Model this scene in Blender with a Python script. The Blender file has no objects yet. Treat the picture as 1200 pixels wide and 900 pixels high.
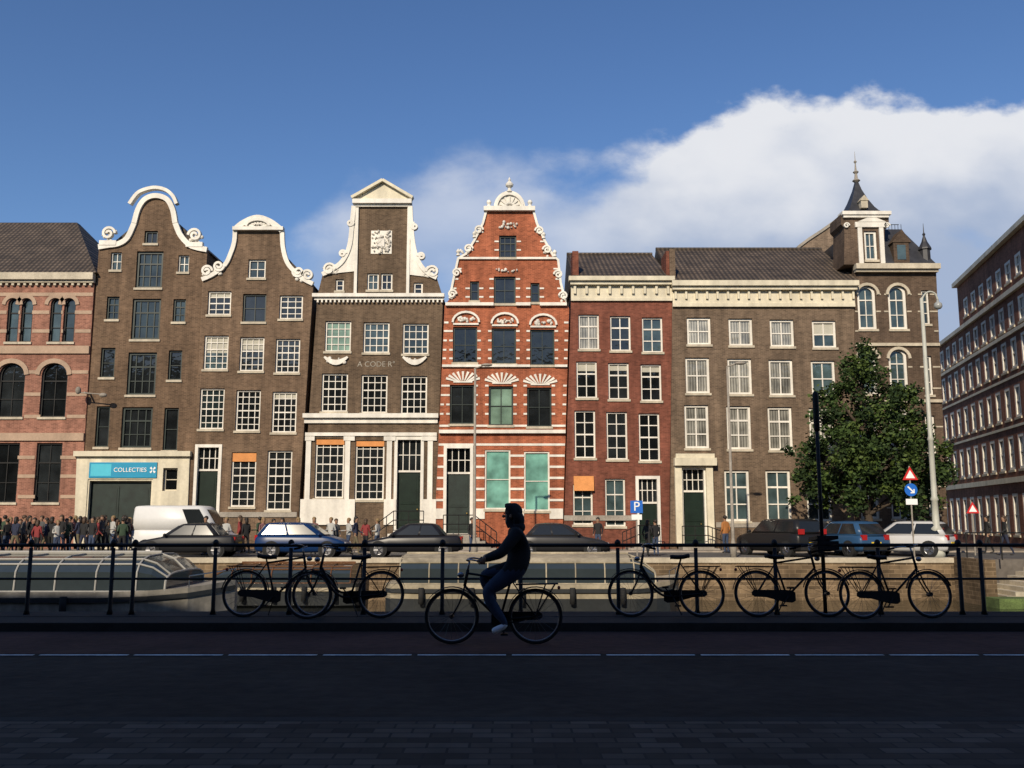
import bpy, math, random
from mathutils import Vector, Matrix
from mathutils.geometry import tessellate_polygon
R=random.Random(7)
F=1082.0; TH=math.atan(156/1082); CZ=1.6
SC=bpy.context.scene; COL=SC.collection
def unp(u,v,D):
    b=(450-v)/F; a=(u-600)/F
    yy=math.cos(TH)-b*math.sin(TH); zz=math.sin(TH)+b*math.cos(TH)
    t=D/yy
    return (a*t, CZ+zz*t)
# ---------------------------------------------------------------- materials
def base(name):
    m=bpy.data.materials.new(name); m.use_nodes=True
    return m,m.node_tree,m.node_tree.nodes['Principled BSDF']
def noisefac(nt,vec,scale,lo,hi,detail=4):
    n=nt.nodes.new('ShaderNodeTexNoise'); n.inputs['Scale'].default_value=scale; n.inputs['Detail'].default_value=detail
    nt.links.new(vec,n.inputs['Vector'])
    r=nt.nodes.new('ShaderNodeMapRange'); r.inputs[1].default_value=.3; r.inputs[2].default_value=.7
    r.inputs[3].default_value=lo; r.inputs[4].default_value=hi
    nt.links.new(n.outputs['Fac'],r.inputs[0]); return r.outputs[0],n.outputs['Fac']
def scaled(nt,col,fac):
    s=nt.nodes.new('ShaderNodeVectorMath'); s.operation='SCALE'
    nt.links.new(col,s.inputs[0]); nt.links.new(fac,s.inputs['Scale']); return s.outputs[0]
def streaks(nt,tc,lo,hi):
    mp=nt.nodes.new('ShaderNodeMapping'); mp.inputs['Scale'].default_value=(2.6,2.6,.22); nt.links.new(tc,mp.inputs['Vector'])
    f,_=noisefac(nt,mp.outputs[0],1.0,lo,hi,5); return f
def M(name,c,rough=.7,var=.15,scale=1.5,metal=0,bump=0,spec=.4,objrand=0,streak=0):
    m,nt,b=base(name)
    b.inputs['Roughness'].default_value=rough; b.inputs['Metallic'].default_value=metal
    b.inputs['Specular IOR Level'].default_value=spec
    tc=nt.nodes.new('ShaderNodeTexCoord').outputs['Object']
    rgb=nt.nodes.new('ShaderNodeRGB'); rgb.outputs[0].default_value=(*c,1)
    f1,_=noisefac(nt,tc,scale,1-var,1+var); f2,n2=noisefac(nt,tc,scale*9,1-var*.6,1+var*.6)
    o=scaled(nt,scaled(nt,rgb.outputs[0],f1),f2)
    if streak: o=scaled(nt,o,streaks(nt,tc,1-streak,1+streak*.4))
    nt.links.new(o,b.inputs['Base Color'])
    if bump:
        bp=nt.nodes.new('ShaderNodeBump'); bp.inputs['Strength'].default_value=bump; bp.inputs['Distance'].default_value=.03
        nt.links.new(n2,bp.inputs['Height']); nt.links.new(bp.outputs[0],b.inputs['Normal'])
    return m
def xz(nt,flat=False):
    tc=nt.nodes.new('ShaderNodeTexCoord').outputs['Object']
    s=nt.nodes.new('ShaderNodeSeparateXYZ'); nt.links.new(tc,s.inputs[0])
    c=nt.nodes.new('ShaderNodeCombineXYZ')
    if flat:
        nt.links.new(s.outputs[0],c.inputs[0]); nt.links.new(s.outputs[1],c.inputs[1])
    else:
        a=nt.nodes.new('ShaderNodeMath'); nt.links.new(s.outputs[0],a.inputs[0]); nt.links.new(s.outputs[1],a.inputs[1])
        nt.links.new(a.outputs[0],c.inputs[0]); nt.links.new(s.outputs[2],c.inputs[1])
    return tc,c.outputs[0]
def BR(name,c,var=.25,mort=1.5,bw=.22,rh=.07,ms=.008,flat=False,rough=.85,big=.24):
    m,nt,b=base(name); b.inputs['Roughness'].default_value=rough; b.inputs['Specular IOR Level'].default_value=.2
    tc,v=xz(nt,flat)
    t=nt.nodes.new('ShaderNodeTexBrick'); nt.links.new(v,t.inputs['Vector'])
    t.inputs['Scale'].default_value=1; t.inputs['Brick Width'].default_value=bw; t.inputs['Row Height'].default_value=rh
    t.inputs['Mortar Size'].default_value=ms
    t.inputs['Color1'].default_value=(*[x*(1+var) for x in c],1); t.inputs['Color2'].default_value=(*[x*(1-var) for x in c],1)
    t.inputs['Mortar'].default_value=(*[min(1,x*mort+.01) for x in c],1)
    f1,_=noisefac(nt,tc,.45,1-big,1+big,6); f2,_=noisefac(nt,tc,3.5,.82,1.18,5)
    o=scaled(nt,scaled(nt,t.outputs['Color'],f1),f2)
    if not flat: o=scaled(nt,o,streaks(nt,tc,.75,1.2))
    nt.links.new(o,b.inputs['Base Color'])
    bp=nt.nodes.new('ShaderNodeBump'); bp.inputs['Strength'].default_value=.35; bp.inputs['Distance'].default_value=.01
    nt.links.new(t.outputs['Fac'],bp.inputs['Height']); bp.invert=True; nt.links.new(bp.outputs[0],b.inputs['Normal'])
    return m
def TILE(name,c):
    m,nt,b=base(name); b.inputs['Roughness'].default_value=.7
    tc,v=xz(nt)
    w=nt.nodes.new('ShaderNodeTexWave'); w.inputs['Scale'].default_value=1.25; w.inputs['Distortion'].default_value=.4
    w.bands_direction='X'; nt.links.new(tc,w.inputs['Vector'])
    w2=nt.nodes.new('ShaderNodeTexWave'); w2.inputs['Scale'].default_value=1.5; w2.wave_profile='SAW'; w2.bands_direction='Z'; nt.links.new(tc,w2.inputs['Vector'])
    a=nt.nodes.new('ShaderNodeMath'); a.operation='MULTIPLY'; nt.links.new(w.outputs['Fac'],a.inputs[0]); nt.links.new(w2.outputs['Fac'],a.inputs[1])
    r=nt.nodes.new('ShaderNodeMapRange'); r.inputs[3].default_value=.4; r.inputs[4].default_value=2.0; nt.links.new(a.outputs[0],r.inputs[0])
    rgb=nt.nodes.new('ShaderNodeRGB'); rgb.outputs[0].default_value=(*c,1)
    f1,_=noisefac(nt,tc,1.2,.6,1.4,6)
    nt.links.new(scaled(nt,scaled(nt,rgb.outputs[0],r.outputs[0]),f1),b.inputs['Base Color'])
    bp=nt.nodes.new('ShaderNodeBump'); bp.inputs['Strength'].default_value=.8; bp.inputs['Distance'].default_value=.06
    nt.links.new(a.outputs[0],bp.inputs['Height']); nt.links.new(bp.outputs[0],b.inputs['Normal'])
    return m
def GLASS(name,c,rough=.06,obr=.6,curt=False):
    m,nt,b=base(name); b.inputs['Roughness'].default_value=rough; b.inputs['Specular IOR Level'].default_value=.7
    tc=nt.nodes.new('ShaderNodeTexCoord').outputs['Object']
    rgb=nt.nodes.new('ShaderNodeRGB'); rgb.outputs[0].default_value=(*c,1)
    oi=nt.nodes.new('ShaderNodeObjectInfo'); r=nt.nodes.new('ShaderNodeMapRange'); r.inputs[3].default_value=1-obr; r.inputs[4].default_value=1+obr
    nt.links.new(oi.outputs['Random'],r.inputs[0])
    f,n=noisefac(nt,tc,1.1,.5,1.5,3)
    o=scaled(nt,scaled(nt,rgb.outputs[0],r.outputs[0]),f)
    if curt:
        w=nt.nodes.new('ShaderNodeTexWave'); w.inputs['Scale'].default_value=2.2; w.inputs['Distortion'].default_value=1.5; nt.links.new(tc,w.inputs['Vector'])
        q=nt.nodes.new('ShaderNodeMapRange'); q.inputs[3].default_value=.45; q.inputs[4].default_value=1.1; nt.links.new(w.outputs['Fac'],q.inputs[0])
        o=scaled(nt,o,q.outputs[0])
    nt.links.new(o,b.inputs['Base Color'])
    n2=nt.nodes.new('ShaderNodeTexNoise'); n2.inputs['Scale'].default_value=2.2; nt.links.new(tc,n2.inputs['Vector'])
    bp=nt.nodes.new('ShaderNodeBump'); bp.inputs['Strength'].default_value=.25; bp.inputs['Distance'].default_value=.05
    nt.links.new(n2.outputs['Fac'],bp.inputs['Height']); nt.links.new(bp.outputs[0],b.inputs['Normal'])
    return m
WHITE=M('white_paint',(.72,.68,.60),.6,.1,.8,streak=.18); CREAM=M('cream_paint',(.62,.56,.42),.6,.12,.8,streak=.2)
STONE=M('pale_stone',(.48,.42,.32),.8,.18,1.2,bump=.2,streak=.2); GSTONE=M('grey_stone',(.28,.25,.21),.85,.25,1.5,bump=.3)
BA=BR('pink_brick',(.24,.115,.08)); BB=BR('dark_brown_brick',(.115,.074,.046)); BC=BR('brown_brick',(.125,.082,.052))
BD=BR('umber_brick',(.105,.072,.046)); BE=BR('brownish_red_brick',(.27,.085,.042)); BF=BR('oxblood_brick',(.155,.054,.034),mort=1.2)
BG=BR('taupe_brick',(.122,.086,.058)); BH=BR('sooty_brick',(.085,.058,.040)); BI=BR('russet_brick',(.20,.088,.056)); BQ=BR('quay_brick',(.15,.105,.062),bw=.5,rh=.16,ms=.015,var=.3,big=.45)
SIDE=BR('weathered_side_brick',(.15,.11,.078))
ROOF=TILE('dark_clay_tiles',(.072,.053,.038)); SLATE=M('slate',(.03,.03,.034),.5,.3,3)
GD=GLASS('dark_window_glass',(.012,.014,.015)); GB=GLASS('bluish_window_glass',(.036,.055,.058)); GC=GLASS('curtained_window_glass',(.30,.29,.25),.12,.45,True)
GT=GLASS('teal_blind_glass',(.15,.33,.27),.15,.1); GG=GLASS('green_blind_glass',(.13,.20,.15),.15,.3)
SHUT=M('dark_green_shutter',(.012,.022,.018),.45,.3,3); BLACK=M('black_iron',(.010,.010,.010),.55,.2,4,spec=.3); DOORM=M('bottle_green_door',(.012,.022,.016),.3,.2,3)
BRASS=M('brass',(.5,.35,.12),.35,.1,4,1); ORANGE=M('orange_blind_cloth',(.60,.25,.08),.85,.15,2); BLIND=M('cream_blind',(.42,.40,.33),.8,.1,1.5)
TEAL=M('turquoise_sign',(.005,.25,.42),.5,.06,1); CYAN=M('light_turquoise',(.06,.45,.58),.5,.05,1); TXW=M('lettering_white',(.8,.8,.78),.5,.03,1)
# ---------------------------------------------------------------- geometry collector
class G:
    def __init__(s): s.v=[]; s.f=[]; s.m=[]
    def face(s,pts,m=0):
        i=len(s.v); s.v+= [tuple(p) for p in pts]; s.f.append(tuple(range(i,i+len(pts)))); s.m.append(m)
    def hexa(s,p,m=0):
        i=len(s.v); s.v+=[tuple(q) for q in p]
        for f in ((0,3,2,1),(4,5,6,7),(0,1,5,4),(1,2,6,5),(2,3,7,6),(3,0,4,7)):
            s.f.append(tuple(i+k for k in f)); s.m.append(m)
    def box(s,x0,x1,y0,y1,z0,z1,m=0):
        s.hexa([(x0,y0,z0),(x1,y0,z0),(x1,y1,z0),(x0,y1,z0),(x0,y0,z1),(x1,y0,z1),(x1,y1,z1),(x0,y1,z1)],m)
    def pb(s,P,s0,s1,z0,z1,d0,d1,m=0):
        s.hexa([P(s0,z0,d1),P(s1,z0,d1),P(s1,z0,d0),P(s0,z0,d0),P(s0,z1,d1),P(s1,z1,d1),P(s1,z1,d0),P(s0,z1,d0)],m)
    def tube(s,pts,r,n=8,m=0,caps=True):
        pts=[Vector(p) for p in pts]
        if not isinstance(r,(list,tuple)): r=[r]*len(pts)
        i0=len(s.v); up=None
        for k,p in enumerate(pts):
            d=(pts[min(k+1,len(pts)-1)]-pts[max(k-1,0)]).normalized()
            if up is None: up=d.orthogonal().normalized()
            a=(up-d*up.dot(d)); a=a.normalized() if a.length>1e-4 else d.orthogonal().normalized(); up=a; b=d.cross(a)
            for j in range(n):
                t=2*math.pi*j/n; s.v.append(tuple(p+(a*math.cos(t)+b*math.sin(t))*r[k]))
        for k in range(len(pts)-1):
            for j in range(n):
                s.f.append((i0+k*n+j,i0+k*n+(j+1)%n,i0+(k+1)*n+(j+1)%n,i0+(k+1)*n+j)); s.m.append(m)
        if caps:
            s.f.append(tuple(i0+j for j in range(n))[::-1]); s.m.append(m)
            q=i0+(len(pts)-1)*n; s.f.append(tuple(q+j for j in range(n))); s.m.append(m)
    def lathe(s,c,prof,n=16,m=0,axis='z'):
        i0=len(s.v)
        for r,h in prof:
            for j in range(n):
                t=2*math.pi*j/n; a,b=r*math.cos(t),r*math.sin(t)
                s.v.append((c[0]+a,c[1]+b,c[2]+h) if axis=='z' else (c[0]+a,c[1]+h,c[2]+b))
        for k in range(len(prof)-1):
            for j in range(n):
                s.f.append((i0+k*n+j,i0+k*n+(j+1)%n,i0+(k+1)*n+(j+1)%n,i0+(k+1)*n+j)); s.m.append(m)
    def ell(s,c,r,n=12,k=8,m=0):
        s.loftr([[ (c[0]+r[0]*math.sin(math.pi*(i+.02)/(k+.04))*math.cos(2*math.pi*j/n),c[1]+r[1]*math.sin(math.pi*(i+.02)/(k+.04))*math.sin(2*math.pi*j/n),c[2]-r[2]*math.cos(math.pi*(i+.02)/(k+.04))) for j in range(n)] for i in range(k+1)],m)
    def loftr(s,rings,m=0,caps=True):
        i0=len(s.v); n=len(rings[0])
        for r in rings: s.v+=[tuple(p) for p in r]
        for k in range(len(rings)-1):
            for j in range(n):
                s.f.append((i0+k*n+j,i0+k*n+(j+1)%n,i0+(k+1)*n+(j+1)%n,i0+(k+1)*n+j)); s.m.append(m)
        if caps:
            s.f.append(tuple(i0+j for j in range(n))[::-1]); s.m.append(m)
            q=i0+(len(rings)-1)*n; s.f.append(tuple(q+j for j in range(n))); s.m.append(m)
    def prism(s,P,outer,holes,d0,d1,m=0,back=True):
        loops=[outer]+list(holes); flat=[p for l in loops for p in l]
        tris=tessellate_polygon([[Vector((p[0],p[1],0)) for p in l] for l in loops])
        i0=len(s.v); N=len(flat)
        s.v+=[tuple(P(p[0],p[1],d1)) for p in flat]+[tuple(P(p[0],p[1],d0)) for p in flat]
        for t in tris:
            a,b,c=[flat[k] for k in t]
            ar=(b[0]-a[0])*(c[1]-a[1])-(b[1]-a[1])*(c[0]-a[0])
            if abs(ar)<1e-9: continue
            if ar<0: t=(t[0],t[2],t[1])
            s.f.append(tuple(i0+k for k in t)); s.m.append(m)
            if back: s.f.append(tuple(i0+N+k for k in t)[::-1]); s.m.append(m)
        o=0
        for l in loops:
            n=len(l)
            for k in range(n):
                a=o+k; b=o+(k+1)%n
                s.f.append((i0+a,i0+N+a,i0+N+b,i0+b)); s.m.append(m)
            o+=n
    def strip(s,P,pts,w,d0,d1,m=0):
        if not isinstance(w,(list,tuple)): w=[w]*len(pts)
        L=[];Q=[]
        for k,p in enumerate(pts):
            a=pts[max(k-1,0)]; b=pts[min(k+1,len(pts)-1)]
            dx,dz=b[0]-a[0],b[1]-a[1]; l=math.hypot(dx,dz) or 1; nx,nz=-dz/l,dx/l
            L.append((p[0]+nx*w[k]/2,p[1]+nz*w[k]/2)); Q.append((p[0]-nx*w[k]/2,p[1]-nz*w[k]/2))
        s.loftr([[P(*L[k],d0),P(*L[k],d1),P(*Q[k],d1),P(*Q[k],d0)] for k in range(len(pts))],m)
class Thing:
    def __init__(s,name,loc,label,cat,group=None,kind=None):
        s.o=bpy.data.objects.new(name,None); s.o.empty_display_size=.3; COL.objects.link(s.o); s.o.location=loc; s.off=Vector(loc)
        s.o['label']=label; s.o['category']=cat
        if group: s.o['group']=group
    def add(s,g,name,mats,parent=None,smooth=False,label=None):
        me=bpy.data.meshes.new(name); off=s.off
        me.from_pydata([(v[0]-off[0],v[1]-off[1],v[2]-off[2]) for v in g.v],[],g.f)
        if not isinstance(mats,(list,tuple)): mats=[mats]
        for x in mats: me.materials.append(x)
        me.polygons.foreach_set('material_index',g.m)
        if smooth: me.polygons.foreach_set('use_smooth',[True]*len(g.f))
        me.update()
        o=bpy.data.objects.new(name,me); COL.objects.link(o); o.parent=parent or s.o
        if label: o['label']=label
        return o
def flat(g,name,mats,label,kind=None,cat=None):
    me=bpy.data.meshes.new(name); me.from_pydata(g.v,[],g.f)
    for x in (mats if isinstance(mats,(list,tuple)) else [mats]): me.materials.append(x)
    me.polygons.foreach_set('material_index',g.m); me.update()
    o=bpy.data.objects.new(name,me); COL.objects.link(o); o['label']=label
    o['category']=cat or name.replace('_',' ')
    if kind: o['kind']=kind
    return o
def copyt(root,loc,rot,group=None,label=None):
    def rec(o,par):
        c=o.copy(); COL.objects.link(c)
        if par: c.parent=par
        for k in o.children: rec(k,c)
        return c
    n=rec(root,None); n.location=loc; n.rotation_euler=rot
    if group: n['group']=group
    if label: n['label']=label
    return n
def cr(pts,n=5):
    o=[]
    for i in range(len(pts)-1):
        p0=pts[max(i-1,0)];p1=pts[i];p2=pts[i+1];p3=pts[min(i+2,len(pts)-1)]
        for k in range(n):
            t=k/n
            o.append(tuple(.5*((2*p1[a])+(-p0[a]+p2[a])*t+(2*p0[a]-5*p1[a]+4*p2[a]-p3[a])*t*t+(-p0[a]+3*p1[a]-3*p2[a]+p3[a])*t**3) for a in range(len(p1))))
    o.append(tuple(pts[-1])); return o
def textg(T,txt,size,P,s,z,d,mat,parent=None,name='lettering'):
    cu=bpy.data.curves.new('t','FONT'); cu.body=txt; cu.size=size; cu.extrude=.01; cu.align_x='CENTER'; cu.align_y='CENTER'
    ob=bpy.data.objects.new('t',cu); COL.objects.link(ob); dg=bpy.context.evaluated_depsgraph_get(); dg.update()
    me=bpy.data.meshes.new_from_object(ob.evaluated_get(dg)); bpy.data.objects.remove(ob)
    g=G()
    g.v=[tuple(P(s+v.co.x,z+v.co.y,d+v.co.z)) for v in me.vertices]; g.f=[tuple(p.vertices) for p in me.polygons]; g.m=[0]*len(g.f)
    return T.add(g,name,mat,parent)
# ---------------------------------------------------------------- windows / doors
def outline(s0,s1,z0,z1,arch=0):
    if not arch: return [(s0,z0),(s1,z0),(s1,z1),(s0,z1)]
    h=arch*(s1-s0)/2; c=(s0+s1)/2; r=(s1-s0)/2
    return [(s0,z0),(s1,z0)]+[(c+r*math.cos(t),z1-h+h*math.sin(t)) for t in [math.pi*k/10 for k in range(11)]]
def window(T,P,s0,s1,z0,z1,nx=2,ny=3,fm=None,gm=None,arch=0,sill=STONE,dd=-.2,fw=.085,mw=.04,label=None,blind=0):
    g=G(); g.prism(P,outline(s0-.005,s1+.005,z0-.005,z1+.005,arch),[],dd-.03,dd)
    w=T.add(g,'window',gm or GD,label=label)
    g=G(); i=outline(s0+fw,s1-fw,z0+fw,z1-fw,arch)
    g.prism(P,outline(s0-.006,s1+.006,z0-.006,z1+.006,arch),[i],dd+.002,dd+.09)
    zt=z1-fw-(arch*(s1-s0)/2*.5 if arch else 0)
    for k in range(1,nx): x=s0+(s1-s0)*k/nx; g.pb(P,x-mw/2,x+mw/2,z0+fw,zt+(.0 if not arch else .08),dd+.003,dd+.045)
    for k in range(1,ny):
        z=z0+(z1-z0)*k/ny; q=mw*1.6 if (ny>2 and k==(ny+1)//2) else mw
        g.pb(P,s0+fw,s1-fw,z-q/2,z+q/2,dd+.0035,dd+.05)
    T.add(g,'frame',fm or WHITE,w)
    if sill:
        g=G(); g.pb(P,s0-.06,s1+.06,z0-.11,z0+.012,dd+.05,.07); T.add(g,'sill',sill,w)
    if blind:
        g=G(); g.pb(P,s0+.03,s1-.03,z1-(z1-z0)*abs(blind),z1-.03,dd+.0005,dd+.0018 if blind>0 else dd+.13); T.add(g,'blind',BLIND if blind>0 else ORANGE,w)
    return w
def door(T,P,s0,s1,z0,z1,mat=None,trans=.25,fm=None,double=False,dd=-.22,label=None):
    fm=fm or WHITE; zt=z1-(z1-z0)*trans
    g=G(); g.pb(P,s0-.004,s1+.004,z0,zt,dd-.05,dd)
    n=2 if double else 1
    for k in range(n):
        a=s0+.08+(s1-s0-.08)*k/n; b=a+(s1-s0-.16)/n-(.04 if double else 0)
        for q0,q1 in ((.08,.38),(.44,.92)):
            h=zt-z0; g.pb(P,a+.1,b-.1,z0+h*q0,z0+h*q1,dd,dd+.035); g.pb(P,a+.2,b-.2,z0+h*q0+.1,z0+h*q1-.1,dd+.03,dd+.05)
    d=T.add(g,'door',mat or DOORM,label=label)
    g=G(); g.tube([P(s1-.22,z0+1.05,dd+.02),P(s1-.22,z0+1.05,dd+.1)],.035); T.add(g,'handle',BRASS,d)
    g=G(); g.prism(P,outline(s0-.1,s1+.1,z0,z1+.1),[outline(s0+.06,s1-.06,z0+.02,z1-.06)],dd+.06,.05)
    g.pb(P,s0,s1,zt-.05,zt+.05,dd,dd+.08)
    T.add(g,'frame',fm,d)
    if trans>.05:
        g=G(); g.pb(P,s0,s1,zt+.04,z1,dd-.03,dd+.01,0); w=T.add(g,'window',GD,d)
        g=G()
        for k in (1,2,3): x=s0+(s1-s0)*k/4; g.pb(P,x-.02,x+.02,zt,z1,dd+.012,dd+.04)
        g.pb(P,s0,s1,(zt+z1)/2-.02,(zt+z1)/2+.02,dd+.012,dd+.045)
        T.add(g,'transom_bars',fm,d)
    return d
BZ=-.1
class House(Thing):
    def __init__(s,D,top,ub0,ub1,label,wall,sidemat=None,depth=11,name='canal_house'):
        s.D=D; s.P=lambda a,z,d:(a,D-d,z)
        s.top=[unp(u,v,D) for u,v in top]; s.b0=unp(ub0,645,D)[0]; s.b1=unp(ub1,645,D)[0]
        Thing.__init__(s,name,((s.b0+s.b1)/2,D,BZ),label,'house')
        s.holes=[]; s.rects=[]; s.wall=wall; s.sm=sidemat or wall; s.depth=depth; s.ub=(ub0,ub1)
    def q(s,u,v): return unp(u,v,s.D)
    def r(s,cx,cy,w,h):
        k=s.D/F; c=s.q(cx,cy)
        return c[0]-w*k/2,c[0]+w*k/2,s.q(cx,cy+h/2)[1],s.q(cx,cy-h/2)[1]
    def win(s,cx,cy,w,h,nx=2,ny=3,fm=None,gm=None,arch=0,**k):
        r=s.r(cx,cy,w,h); s.holes.append(outline(*r,arch)); s.rects.append((cx-w/2,cx+w/2,cy-h/2,cy+h/2))
        if 'blind' not in k and not arch and fm is None and gm is not GC and gm is not GT and R.random()<.3: k['blind']=R.choice((.25,.35,.5,.15,.2))
        window(s,s.P,*r,nx,ny,fm,gm,arch,**k); return r
    def door(s,cx,cy,w,h,zb=None,**k):
        r=list(s.r(cx,cy,w,h))
        if zb is not None: r[2]=zb
        s.holes.append(outline(*r)); s.rects.append((cx-w/2,cx+w/2,cy-h/2,660)); door(s,s.P,*r,**k); return r
    def band(s,g,v,h,u0,u1,d=.03,m=0,pad=0,brk=0):
        segs=[(u0,u1)]
        for a,b,c,e in s.rects:
            if v+h/2>c-1 and v-h/2<e+1:
                n=[]
                for x,y in segs:
                    if b<=x or a>=y: n.append((x,y)); continue
                    if a-pad>x: n.append((x,a-pad))
                    if b+pad<y: n.append((b+pad,y))
                segs=n
        if brk:
            n=[]
            for x,y in segs:
                if y-x>brk*2.6: n+=[(x,x+brk),(y-brk,y)]
                else: n.append((x,y))
            segs=n
        for x,y in segs:
            z1=s.q((x+y)/2,v-h/2)[1]; z0=s.q((x+y)/2,v+h/2)[1]
            g.pb(s.P,s.q(x,v)[0],s.q(y,v)[0],z0,z1,-.05,d,m)
    def bar(s,g,u0,u1,v0,v1,d0,d1,m=0):
        um=(u0+u1)/2; vm=(v0+v1)/2
        g.pb(s.P,s.q(u0,vm)[0],s.q(u1,vm)[0],s.q(um,v1)[1],s.q(um,v0)[1],d0,d1,m)
    def edge(s,vv,side):
        t=s._tl if side==0 else s._tr; b=(s.ub[side],645); k=(vv-t[1])/(b[1]-t[1]); return t[0]+(b[0]-t[0])*k
    def build(s,ridge=None,rm=None):
        g=G(); g.prism(s.P,[(s.b1,BZ)]+s.top[::-1]+[(s.b0,BZ)],s.holes,-.35,0)
        s.add(g,'wall',s.wall)
        P=s.P; tz=min(s.top[0][1],s.top[-1][1])-.05; xl,xr=s.top[0][0]+.06,s.top[-1][0]-.06
        g=G(); D2=-s.depth
        g.hexa([P(s.b0+.03,BZ,-.352),P(s.b1-.03,BZ,-.352),P(s.b1-.03,BZ,D2),P(s.b0+.03,BZ,D2),P(xl,tz,-.352),P(xr,tz,-.352),P(xr,tz,D2),P(xl,tz,D2)])
        s.add(g,'side_walls',s.sm)
        if ridge:
            z=s.q(600,ridge)[1]; xm=(xl+xr)/2
            g=G(); g.loftr([[P(xl-.1,tz,d),P(xr+.1,tz,d),P(xm,z,d)] for d in (-.353,D2)])
            s.add(g,'roof',rm or ROOF)
def vol(c,r,turns=1.6,hand=1,a0=0,n=26):
    return [(c[0]+r*(1-.8*k/n)*math.cos(a0+hand*2*math.pi*turns*k/n),c[1]+r*(1-.8*k/n)*math.sin(a0+hand*2*math.pi*turns*k/n)) for k in range(n+1)]
def blobs(H,g,cx,cy,w,h,n,d=.06,m=0,rr=(.10,.2)):
    for k in range(n):
        u=cx+R.uniform(-w/2,w/2); v=cy+R.uniform(-h/2,h/2); c=H.q(u,v); r=R.uniform(*rr)
        g.ell((c[0],H.D-d*.4,c[1]),(r,.1,r*R.uniform(.7,1.2)),8,5,m)
# ================= house A
A=House(48.0,[(-120,323),(111,323)],-120,91,'pink brick building with pale bands and dark tiled hip roof',BA)
for x0 in (-90,-40,12,62):
    dx=4 if x0>0 else 0
    if x0>-80:
        A.win(x0+dx-1,375,14,52,1,3,BLACK,GB,1); A.win(x0+16+dx-1,375,14,52,1,3,BLACK,GB,1)
    A.win(x0+1,457,31,64,2,3,BLACK,GD,.9); A.win(x0-6,554,30,70,2,3,BLACK,GD)
A._tl=(-120,323);A._tr=(111,323)
g=G()
for v in (345,366,388,410,436,462,488,512,536,558,582):
    A.band(g,v,4 if v not in(410,512) else 9,-120,A.edge(v,1)-.5,.03 if v not in (410,512) else .1,pad=0)
for x0 in (-40,12,62):
    dx=4 if x0>0 else 0
    for cx in (x0+dx-1,x0+15+dx):
        c=A.q(cx,356); g.strip(A.P,[(c[0]+.46*math.cos(t),c[1]+.46*math.sin(t)-.05) for t in [math.pi*k/10 for k in range(11)]],.2,-.02,.06)
    c=A.q(x0+1,438); g.strip(A.P,[(c[0]+.84*math.cos(t),c[1]+.74*math.sin(t)-.05) for t in [math.pi*k/12 for k in range(13)]],.24,-.02,.07)
A.add(g,'stone_bands',M('buff_stone_band',(.38,.27,.19),.8,.15,1))
g=G(); A.bar(g,-121,112,321,329,-.02,.35); A.bar(g,-121,111.5,329,332,-.02,.2)
for u in range(-118,110,7): A.bar(g,u,u+3,332,335,-.02,.15)
A.add(g,'cornice',STONE)
A.build()
g=G(); P=A.P; z0=A.q(0,321)[1]+.003; zr=unp(0,262,53.5)[1]; xl=A.top[0][0]; xr=A.top[-1][0]+.2
g.hexa([P(xl,z0,.3),P(xr,z0,.3),P(xr,z0,-11),P(xl,z0,-11),P(xl,zr,-5.3),P(unp(92,262,53.5)[0],zr,-5.3),P(unp(92,262,53.5)[0],zr,-5.7),P(xl,zr,-5.7)])
A.add(g,'roof',ROOF)
# ================= house B
gb=[(116,290),(128,288),(140,286),(150,279),(158,262),(163,245),(171,234),(183,230),(196,234),(203,246),(206,262),(212,276),(222,287),(232,291),(243,293)]
B=House(48.06,gb,91,222,'tall dark brown neck-gabled canal house with white scrolled gable edge',BB,SIDE)
for (x,y,w,h) in ((136,306,13,21),(132,361,15,27),(126,425,17,35),(120,500,16,48),(215,309,13,20),(210,364,15,27),(205,428,16,35),(200,503,17,50)):
    if y<330: B.win(x,y,w,h,2,2,None,GB,fw=.06,blind=0)
    elif y<400: B.win(x,y,w,h,2,3,SHUT,GB)
    else: B.win(x,y,w,h,1,2,SHUT,GD)
for (x,y,w,h) in ((175,316,32,43),(171,374,34,48),(166,438,34,50),(160,501,36,48)):
    B.win(x,y,w,h,4,3,SHUT,GB if y<400 else GD,fw=.12,mw=.05)
B.win(177,278,16,15,2,1,SHUT,GD)
r=B.win(200,562,17,27,1,2,CREAM,GD)
d=B.door(140.5,587,75,50,zb=BZ,double=True,trans=.02,fm=CREAM,mat=SHUT)
B.build(ridge=238)
g=G()
top=cr([(p[0],p[1]) for p in gb[4:11]],5)
g.strip(B.P,[B.q(*p) for p in top],.27,-.1,.14)
for sd in ((gb[0:5]),(gb[10:])):
    g.strip(B.P,[B.q(*p) for p in cr(list(sd),5)],.28,-.1,.12)
for c,h,a in (((128,274),1,0),((229,276),-1,math.pi)):
    c=B.q(*c); g.strip(B.P,vol(c,.36,1.5,h,a),.13,-.1,.16); g.pb(B.P,c[0]-.45,c[0]+.45,c[1]-.66,c[1]-.4,-.1,.15)
blobs(B,g,128,277,16,12,10,rr=(.05,.12)); blobs(B,g,231,280,16,10,10,rr=(.05,.12)); 
g.strip(B.P,[B.q(*p) for p in cr([(153,240),(162,228),(172,223),(184,221),(196,224),(204,231),(208,240)],4)],.18,-.1,.22)
B.add(g,'gable_ornament',WHITE,smooth=False)
g=G(); g.prism(B.P,[B.q(87,640),B.q(219,640),B.q(223,534),B.q(91,534)],[outline(d[0]-.02,d[1]+.02,BZ-1.9,d[3]+.02),outline(*r)],-.02,.1); B.bar(g,89,225,529,535,.0,.3)
B.add(g,'ground_floor_surround',CREAM)
g=G(); B.bar(g,106,185,542,560,.1,.16); sg=B.add(g,'shop_sign',TEAL)
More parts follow.
